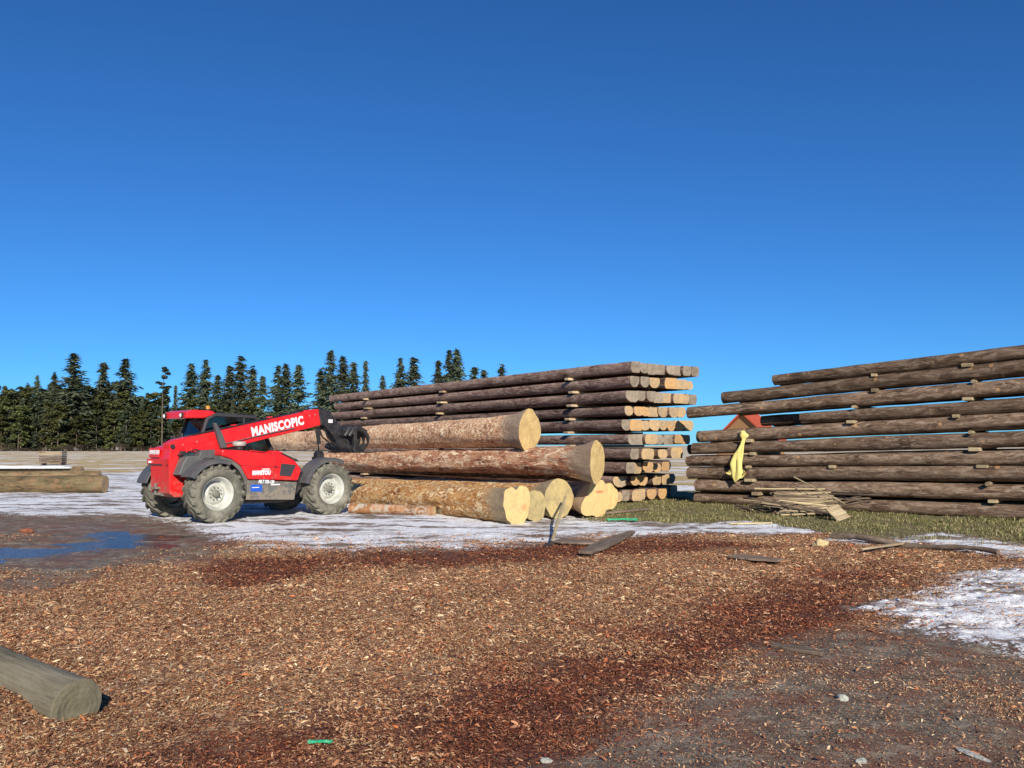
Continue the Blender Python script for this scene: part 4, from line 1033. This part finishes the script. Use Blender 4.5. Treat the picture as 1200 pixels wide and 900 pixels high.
# heap of laths
hr = random.Random(12)
lath_me = {}
for mt in ('lath','lath_dark','lath_pale'):
    for k, (L, w_, h_) in enumerate(((1.25,.030,.02),(1.05,.036,.026),(1.4,.026,.022))):
        mb = MB(); mb.box(-L/2,L/2,-w_/2,w_/2,-h_/2,h_/2); lath_me[(mt,k)] = mb.mesh('lath', M[mt])
c0 = Vector(gnd(948, 606)); dl = radians(-6)
def lath(mt, k, x, y, z, yaw, tilt, lab, sc=1.):
    o = link('lath', lath_me[(mt,k)]); o.location = (x,y,z); o.rotation_euler = (hr.uniform(-.4,.4), tilt, yaw); o.scale = (sc,1,1)
    return tag(o, lab, 'lath', 'laths in the loose heap before the right-hand stack')
for i in range(64):                       # neat part, ends flush at the right, lying in a slope against the stack
    t = i/63.; lay = hr.random()
    bx = c0.x+.12+t*.35+hr.uniform(-.10,.04); by = c0.y+t*1.7+hr.uniform(-.1,.1)
    zt = .08+.42*t
    lath(hr.choice(['lath','lath','lath','lath_dark','lath_dark','lath_pale']), hr.randrange(3), bx, by, max(.04, zt*hr.uniform(.8,1)), dl+hr.uniform(-.12,.12)*(2.2 if i%5==0 else 1), hr.uniform(-.07,.07), 'thin tan lath in the evenly laid middle of the lath heap')
for i in range(40):                       # what carries them
    t = hr.random(); lath('lath_dark', hr.randrange(3), c0.x+t*.4+hr.uniform(-.15,.1), c0.y+.15+t*1.5, .04+.45*t*hr.random(), dl+hr.uniform(-.1,.1), 0, 'dark lath buried under the evenly laid laths of the heap')
for i in range(30):
    t = hr.random(); lath(hr.choice(['lath_dark','lath_dark','lath']), hr.randrange(3), c0.x-.65+.8*t+hr.uniform(-.15,.15), c0.y+.9-1.0*t+hr.uniform(-.2,.2), .12+.10*hr.random()*(1-t)+.12*(1-t), radians(-38)+hr.uniform(-.25,.25), .10+hr.uniform(-.06,.06), 'dark lath lying askew on the lower left flank of the lath heap')
for i in range(14):
    lath(hr.choice(['lath','board_grey'][:1]+['lath_dark']), 1, c0.x-1.25+i*.055, c0.y+1.1+hr.uniform(-.05,.05), .10+.05*sin(i*.9), radians(-68)+hr.uniform(-.08,.08), .10, 'short grey lath in the fanned bundle at the left end of the heap', .5)
lath('lath_pale', 2, c0.x+.62, c0.y+1.1, .54, radians(-50), .42, 'pale lath sticking up across the top right of the lath heap')
lath('lath_pale', 2, c0.x+.15, c0.y+1.75, .53, radians(-3), .0, 'long pale lath along the very top of the lath heap', 1.2)
lath('lath_pale', 0, c0.x-.05, c0.y+.25, .30, radians(-14), .10, 'single pale lath lying slantwise over the front of the heap', .8)
for i in range(9):
    lath('lath_dark', hr.randrange(3), c0.x+1.25+hr.uniform(-.2,.35), c0.y+1.2+hr.uniform(-.3,.5), .15+hr.uniform(0,.3), radians(-20)+hr.uniform(-.5,.5), hr.uniform(-.2,.25), 'dark lath in the tangled right end of the heap')
mb = MB()
for k in range(4): mb.box(-.17,.17,-.2+k*.10,-.2+k*.10+.092,-.015+.004*(k%2),.015+.004*(k%2))
px_, py_ = gnd(987,612)
one('crate_lid', mb, M['lath'], (px_, py_+.25,.17), (radians(40),radians(-14),radians(22)), 'small panel of pale boards tipped against the right end of the lath heap', 'panel')

# ------------------------------------------------------------------ trees
def tri_cloud(pts):   # pts: list of (centre, size, normal-ish dir) -> MB of ragged quads
    pass
def spruce(seed, Ht, R, gap=.0, bare=.12, dens=1.):
    rr = random.Random(seed); V = []; Fc = []
    tiers = int(34*dens*Ht/26); z0 = Ht*bare
    for t in range(tiers):
        f = (t+rr.random()*.6)/tiers; z = z0+(Ht-z0)*f
        rad = R*(1-f)**.85*(.75+.45*rr.random())*(1 if f > .12 else .55+3.7*f)+.15
        nb = rr.choice((5,6,7,8)) if f < .85 else 5
        a0 = rr.random()*6.28
        for b_ in range(nb):
            if rr.random() < gap: continue
            a = a0+2*pi*b_/nb+rr.uniform(-.5,.5); L = rad*rr.uniform(.45,1.25); z += rr.uniform(-.25,.25)
            droop = rr.uniform(.08,.38)*(1-f*.8); n = max(3, int(L/.36))
            for k in range(n):
                s = (k+.6)/n; x = cos(a)*L*s; y = sin(a)*L*s; zz = z-droop*L*s+.18*L*s*s
                for q in range(2):
                    sz = rr.uniform(.5,1.0)*(1.15-.5*s)+.12; ya = a+rr.uniform(-1.3,1.3); wd = sz*rr.uniform(.45,.85)
                    d1 = Vector((cos(ya), sin(ya), rr.uniform(-.9,.1)))*sz; d2 = Vector((-sin(ya)*.7, cos(ya)*.7, rr.uniform(-1.,1.)))*wd*.5
                    c = Vector((x+rr.uniform(-.2,.2), y+rr.uniform(-.2,.2), zz+rr.uniform(-.5,.35)))
                    i0 = len(V); V += [c-d1*.4-d2, c-d1*.4+d2, c+d1+Vector((0,0,-.1*sz))]; Fc.append((i0,i0+1,i0+2))
    mb = MB(); mb.add(V, Fc)
    tr = MB(); tr.tube([(0,0,-.3),(0,0,Ht*.5),(0,0,Ht*.97)], [.28*Ht/26,.17*Ht/26,.03], 7)
    return tr.mesh('trunk', M['trunk']), mb.mesh('crown', M['spruce'])
def pine(seed, Ht, R, mat='pine', bare=.28, dens=1.):
    rr = random.Random(seed); V = []; Fc = []
    nl = int(26*dens)
    cl = []
    for i in range(nl):
        f = rr.random()**.8; z = Ht*(bare+(1-bare)*f*.95); a = rr.random()*6.28
        rad = R*sqrt(max(.05,1-(abs(f-.35)/.75)**2))*rr.uniform(.25,1.)
        cl.append((Vector((cos(a)*rad, sin(a)*rad, z)), rr.uniform(.6,1.15)*R*.36))
    cl.append((Vector((0,0,Ht*.96)), R*.25))
    for c, cr_ in cl:
        for k in range(int(95*cr_)+30):
            d = Vector((rr.gauss(0,1), rr.gauss(0,1), rr.gauss(0,.6))); d = d.normalized()*cr_*rr.uniform(.45,1.)
            sz = rr.uniform(.45,.95); ya = rr.random()*6.28
            d1 = Vector((cos(ya), sin(ya), rr.uniform(-.3,.6)))*sz; d2 = Vector((-sin(ya), cos(ya), rr.uniform(-.5,.5)))*sz*.5
            p = c+Vector((d.x,d.y,d.z*.7)); i0 = len(V); V += [p-d1*.5-d2, p-d1*.5+d2, p+d1*.5]; Fc.append((i0,i0+1,i0+2))
    mb = MB(); mb.add(V, Fc)
    tr = MB(); lean = rr.uniform(-.4,.4); tr.tube([(0,0,-.3),(lean,0,Ht*.5),(lean*.5,0,Ht*.93)], [.20,.13,.04], 7)
    for c, cr_ in cl[::3]: tr.tube([(lean*.6,0,c.z-.6),tuple(c)], [.05,.02], 4)
    return tr.mesh('trunk', M['palebark']), mb.mesh('crown', M[mat])
def bush(seed, Ht, R):
    rr = random.Random(seed); mb = MB()
    tr = MB()
    for s in range(5):
        a = rr.random()*6.28; top = Vector((cos(a)*R*.5*rr.random(), sin(a)*R*.5*rr.random(), Ht*rr.uniform(.6,.85)))
        tr.tube([(cos(a)*.15,sin(a)*.15,-.1), tuple(top*.5+Vector((0,0,.2))), tuple(top)], [.06,.04,.015], 5)
    V = []; Fc = []
    for k in range(900):
        a = rr.random()*6.28; z = Ht*(.15+.85*rr.random()**.8); r_ = R*sqrt(rr.random())*(1.05-(z/Ht)**2*.8)
        p = Vector((cos(a)*r_, sin(a)*r_, z)); d = Vector((cos(a)*.35+rr.gauss(0,.2), sin(a)*.35+rr.gauss(0,.2), 1)).normalized()*rr.uniform(.4,1.)
        s = Vector((-sin(a+rr.random()), cos(a), 0))*.045; i0 = len(V); V += [p-s, p+s, p+d]; Fc.append((i0,i0+1,i0+2))
    mb.add(V, Fc)
    return tr.mesh('stems', M['trunk']), mb.mesh('twigs', M['brush'])
def tree(name, pr, x, y, sc, rz, lab, cat, grp, parts=('trunk','crown')):
    r = empty(name, (x,y,0), rz); r.scale = (sc[0],sc[0],sc[1])
    for nm_, me in zip(parts, pr): link(nm_, me, r)
    return tag(r, lab, cat, grp)
SP = [spruce(100+i, 26, [4.6,3.6,3.0,4.0,2.6][i%5], [.05,.1,.15,.08,.2][i%5], [.1,.12,.2,.15,.3][i%5]) for i in range(7)]
tall = [(42,440,3,.6),(62,436,2,.7),(84,416,0,1.15),(119,425,4,.95),(145,422,0,1.1),(205,452,4,.5),(223,426,3,1.),(240,423,0,.85),(254,440,1,.9),(268,429,1,1.),(281,417,3,.95),(295,429,2,.9),(307,441,1,.9),(325,430,0,.85),(334,426,3,.9),(349,428,1,1.),(375,432,2,.95),(387,413,0,.85),(401,417,3,.9),(414,425,1,.9),(428,423,4,.55),(448,440,3,.7),(469,421,0,.75),(484,419,1,1.),(513,423,1,.8),(526,412,0,.75),(535,409,3,.85),(556,431,5,1.1),(567,434,5,.9),(588,427,2,.9)]
rt = random.Random(9)
ordt = lambda i: ['first','second','third','fourth','fifth','sixth','seventh','eighth','ninth','tenth','eleventh','twelfth','thirteenth','fourteenth','fifteenth','sixteenth','seventeenth','eighteenth','nineteenth','twentieth','twenty-first','twenty-second','twenty-third','twenty-fourth','twenty-fifth','twenty-sixth','twenty-seventh','twenty-eighth','twenty-ninth','thirtieth','thirty-first','thirty-second','thirty-third','thirty-fourth','thirty-fifth','thirty-sixth'][i]
for i, (u, v, k, wsc) in enumerate(tall):
    D = 250+rt.uniform(-10,12); ht = H+(522-v)/1000*D; x = (u-600)/1000*D
    tree('spruce', SP[k], x, D, (ht/26*wsc*1.75, ht/26), rt.random()*6.28, '%s tall dark spruce from the left on the skyline of the forest edge' % ordt(i), 'spruce', 'tall spruces on the skyline')
# the lone pine with a bare trunk left of the loader roof
bp = pine(55, 24, 1.9, 'spruce', .62, .55)
tree('bare_pine', bp, (191-600)/1000*236, 236, (1.,1.0), 1.2, 'lone scots pine with a tufted top and bare orange trunk above the loader roof', 'pine', None)
PN = [pine(200+i, 17, [3.4,2.8,3.8,3.0][i%4], 'pine' if i%3 else 'spruce', [.02,.06,.03,.08][i%4], 1.5) for i in range(6)]
n_ = 0
for row, (D, vlo, vhi, step) in enumerate(((262,447,456,8.6),(248,456,470,9.5),(238,468,490,11))):
    u = -30.
    while u < 192:
        v = rt.uniform(vlo, vhi)+(8 if u > 150 else 0); Dd = D+rt.uniform(-4,4); ht = H+(522-v)/1000*Dd
        rown = ['back','middle','front'][row]
        if row < 2 and n_%3 == 1: pr = SP[n_%5]; s_h = ht/26; sc = (s_h*1.35, s_h)
        else: pr = PN[n_%6]; sc = (ht/17*rt.uniform(.85,1.1), ht/17)
        tree('conifer', pr, (u-600)/1000*Dd, Dd, sc, rt.random()*6.28, 'dense dark conifer in the %s rank of the wood at left, about %d paces along' % (rown, 1), 'conifer', 'dense conifers of the wood at left')
        n_ += 1; u += step*rt.uniform(.7,1.3)
cnt = {}
for o in [o for o in bpy.data.objects if o.name.startswith('conifer')]:
    r_ = o['label'].split(' in the ')[1].split(' rank')[0]; cnt.setdefault(r_, []).append(o)
for r_, L_ in cnt.items():
    L_.sort(key=lambda o: o.location.x/o.location.y)
    for i, o in enumerate(L_): o['label'] = '%s conifer from the left in the %s rank of the dense wood at left' % (ordt(i), r_)
i = 0; u = 196.; lows = []
while u < 600:
    v = rt.uniform(468, 486); Dd = 243+rt.uniform(-5,8); ht = H+(522-v)/1000*Dd
    pr = PN[i%6] if i%3 else SP[i%5]
    hh = 17 if i%3 else 26
    lows.append(tree('low_conifer', pr, (u-600)/1000*Dd, Dd, (ht/hh*rt.uniform(1.0,1.3), ht/hh), rt.random()*6.28, '%s low conifer from the left in the understorey behind the loader and the stacks' % ordt(i), 'conifer', 'low conifers behind the loader'))
    u += rt.uniform(10,15); i += 1
BU = [bush(400+i, 7, 3.4) for i in range(3)]
i = 0; u = -20.
while u < 420:
    Dd = 231+rt.uniform(-3,5); ht = rt.uniform(.8,2.2)*(4. if 205 < u < 340 else 1.)
    tree('leafless_bush', BU[i%3], (u-600)/1000*Dd, Dd, (rt.uniform(.9,1.4), ht/7), rt.random()*6.28, '%s leafless grey-brown bush from the left along the foot of the forest' % (ordt(i) if i < 36 else 'last'), 'bush', 'leafless bushes along the forest foot', ('stems','twigs'))
    u += rt.uniform(12,30); i += 1

# forested hill far behind at left
hx = np.linspace(-1500, -250, 260); hy = np.linspace(900, 1500, 60)
HX, HY = np.meshgrid(hx, hy, indexing='ij')
prof = 58*np.exp(-((HX+700)/260)**2)+50*np.exp(-((HX+1200)/350)**2)
HZ = prof*np.clip((HY-900)/180,0,1)*np.clip((1500-HY)/200,0,1)+ (fbm(HX*.12,HY*.12,71,3)-.5)*12*(prof/58)-2
me = bpy.data.meshes.new('hill'); idx = np.arange(HX.size).reshape(HX.shape)
fast_mesh(me, np.stack([HX,HY,HZ],-1).reshape(-1,3).astype(np.float32), np.stack([idx[:-1,:-1],idx[1:,:-1],idx[1:,1:],idx[:-1,1:]],-1).reshape(-1,4))
hm, nt, b = nodes('forested_slope'); g = G(nt); b.inputs['Roughness'].default_value = 1.; b.inputs['Specular IOR Level'].default_value = 0.
g.l(g.ramp(g.noise(g.coord(), .12, 6, .8), [(.35,(.022,.036,.045)),(.65,(.050,.070,.078))]), b.inputs['Base Color']); me.materials.append(hm)
tag(link('hill', me), kind='structure')

# ------------------------------------------------------------------ wooden house beyond the stacks
hs_ = empty('wooden_house', (27.6,102.,0), radians(-42)); tag(hs_, 'timber-gabled house with an orange-red roof glimpsed between the two stacks', 'house')
wood = m_basic('orange_boarding', (.26,.14,.06), .8, (.28,.14,.05), .6, 3); roofm = m_basic('orange_red_roof', (.42,.075,.03), .7, (.3,.05,.03), .6, 3)
mb = MB(); mb.prism([(-3.6,0),(3.6,0),(3.6,2.2),(0,5.35),(-3.6,2.2)], 0, 3.2); mb.build('wall', wood, hs_)
mb = MB()
for sg in (-1,1): mb.prism([(0,5.42),(sg*4.2,1.72),(sg*4.2,1.92),(0,5.66)], -.5, 3.5)
mb.build('roof', roofm, hs_)
for sx_ in (-.62,.62):
    mb = MB(); mb.box(sx_-.40,sx_+.40,-.05,-.004,2.4,3.5); wn = mb.build('window', M['board_grey'], hs_)
    mb = MB(); mb.box(sx_-.33,sx_+.33,-.07,-.052,2.48,3.42); mb.build('pane', M['glass'], wn)
mb = MB(); mb.box(-.5,.5,-.06,-.004,0,2.05); dr = mb.build('door', M['board_tan'], hs_)
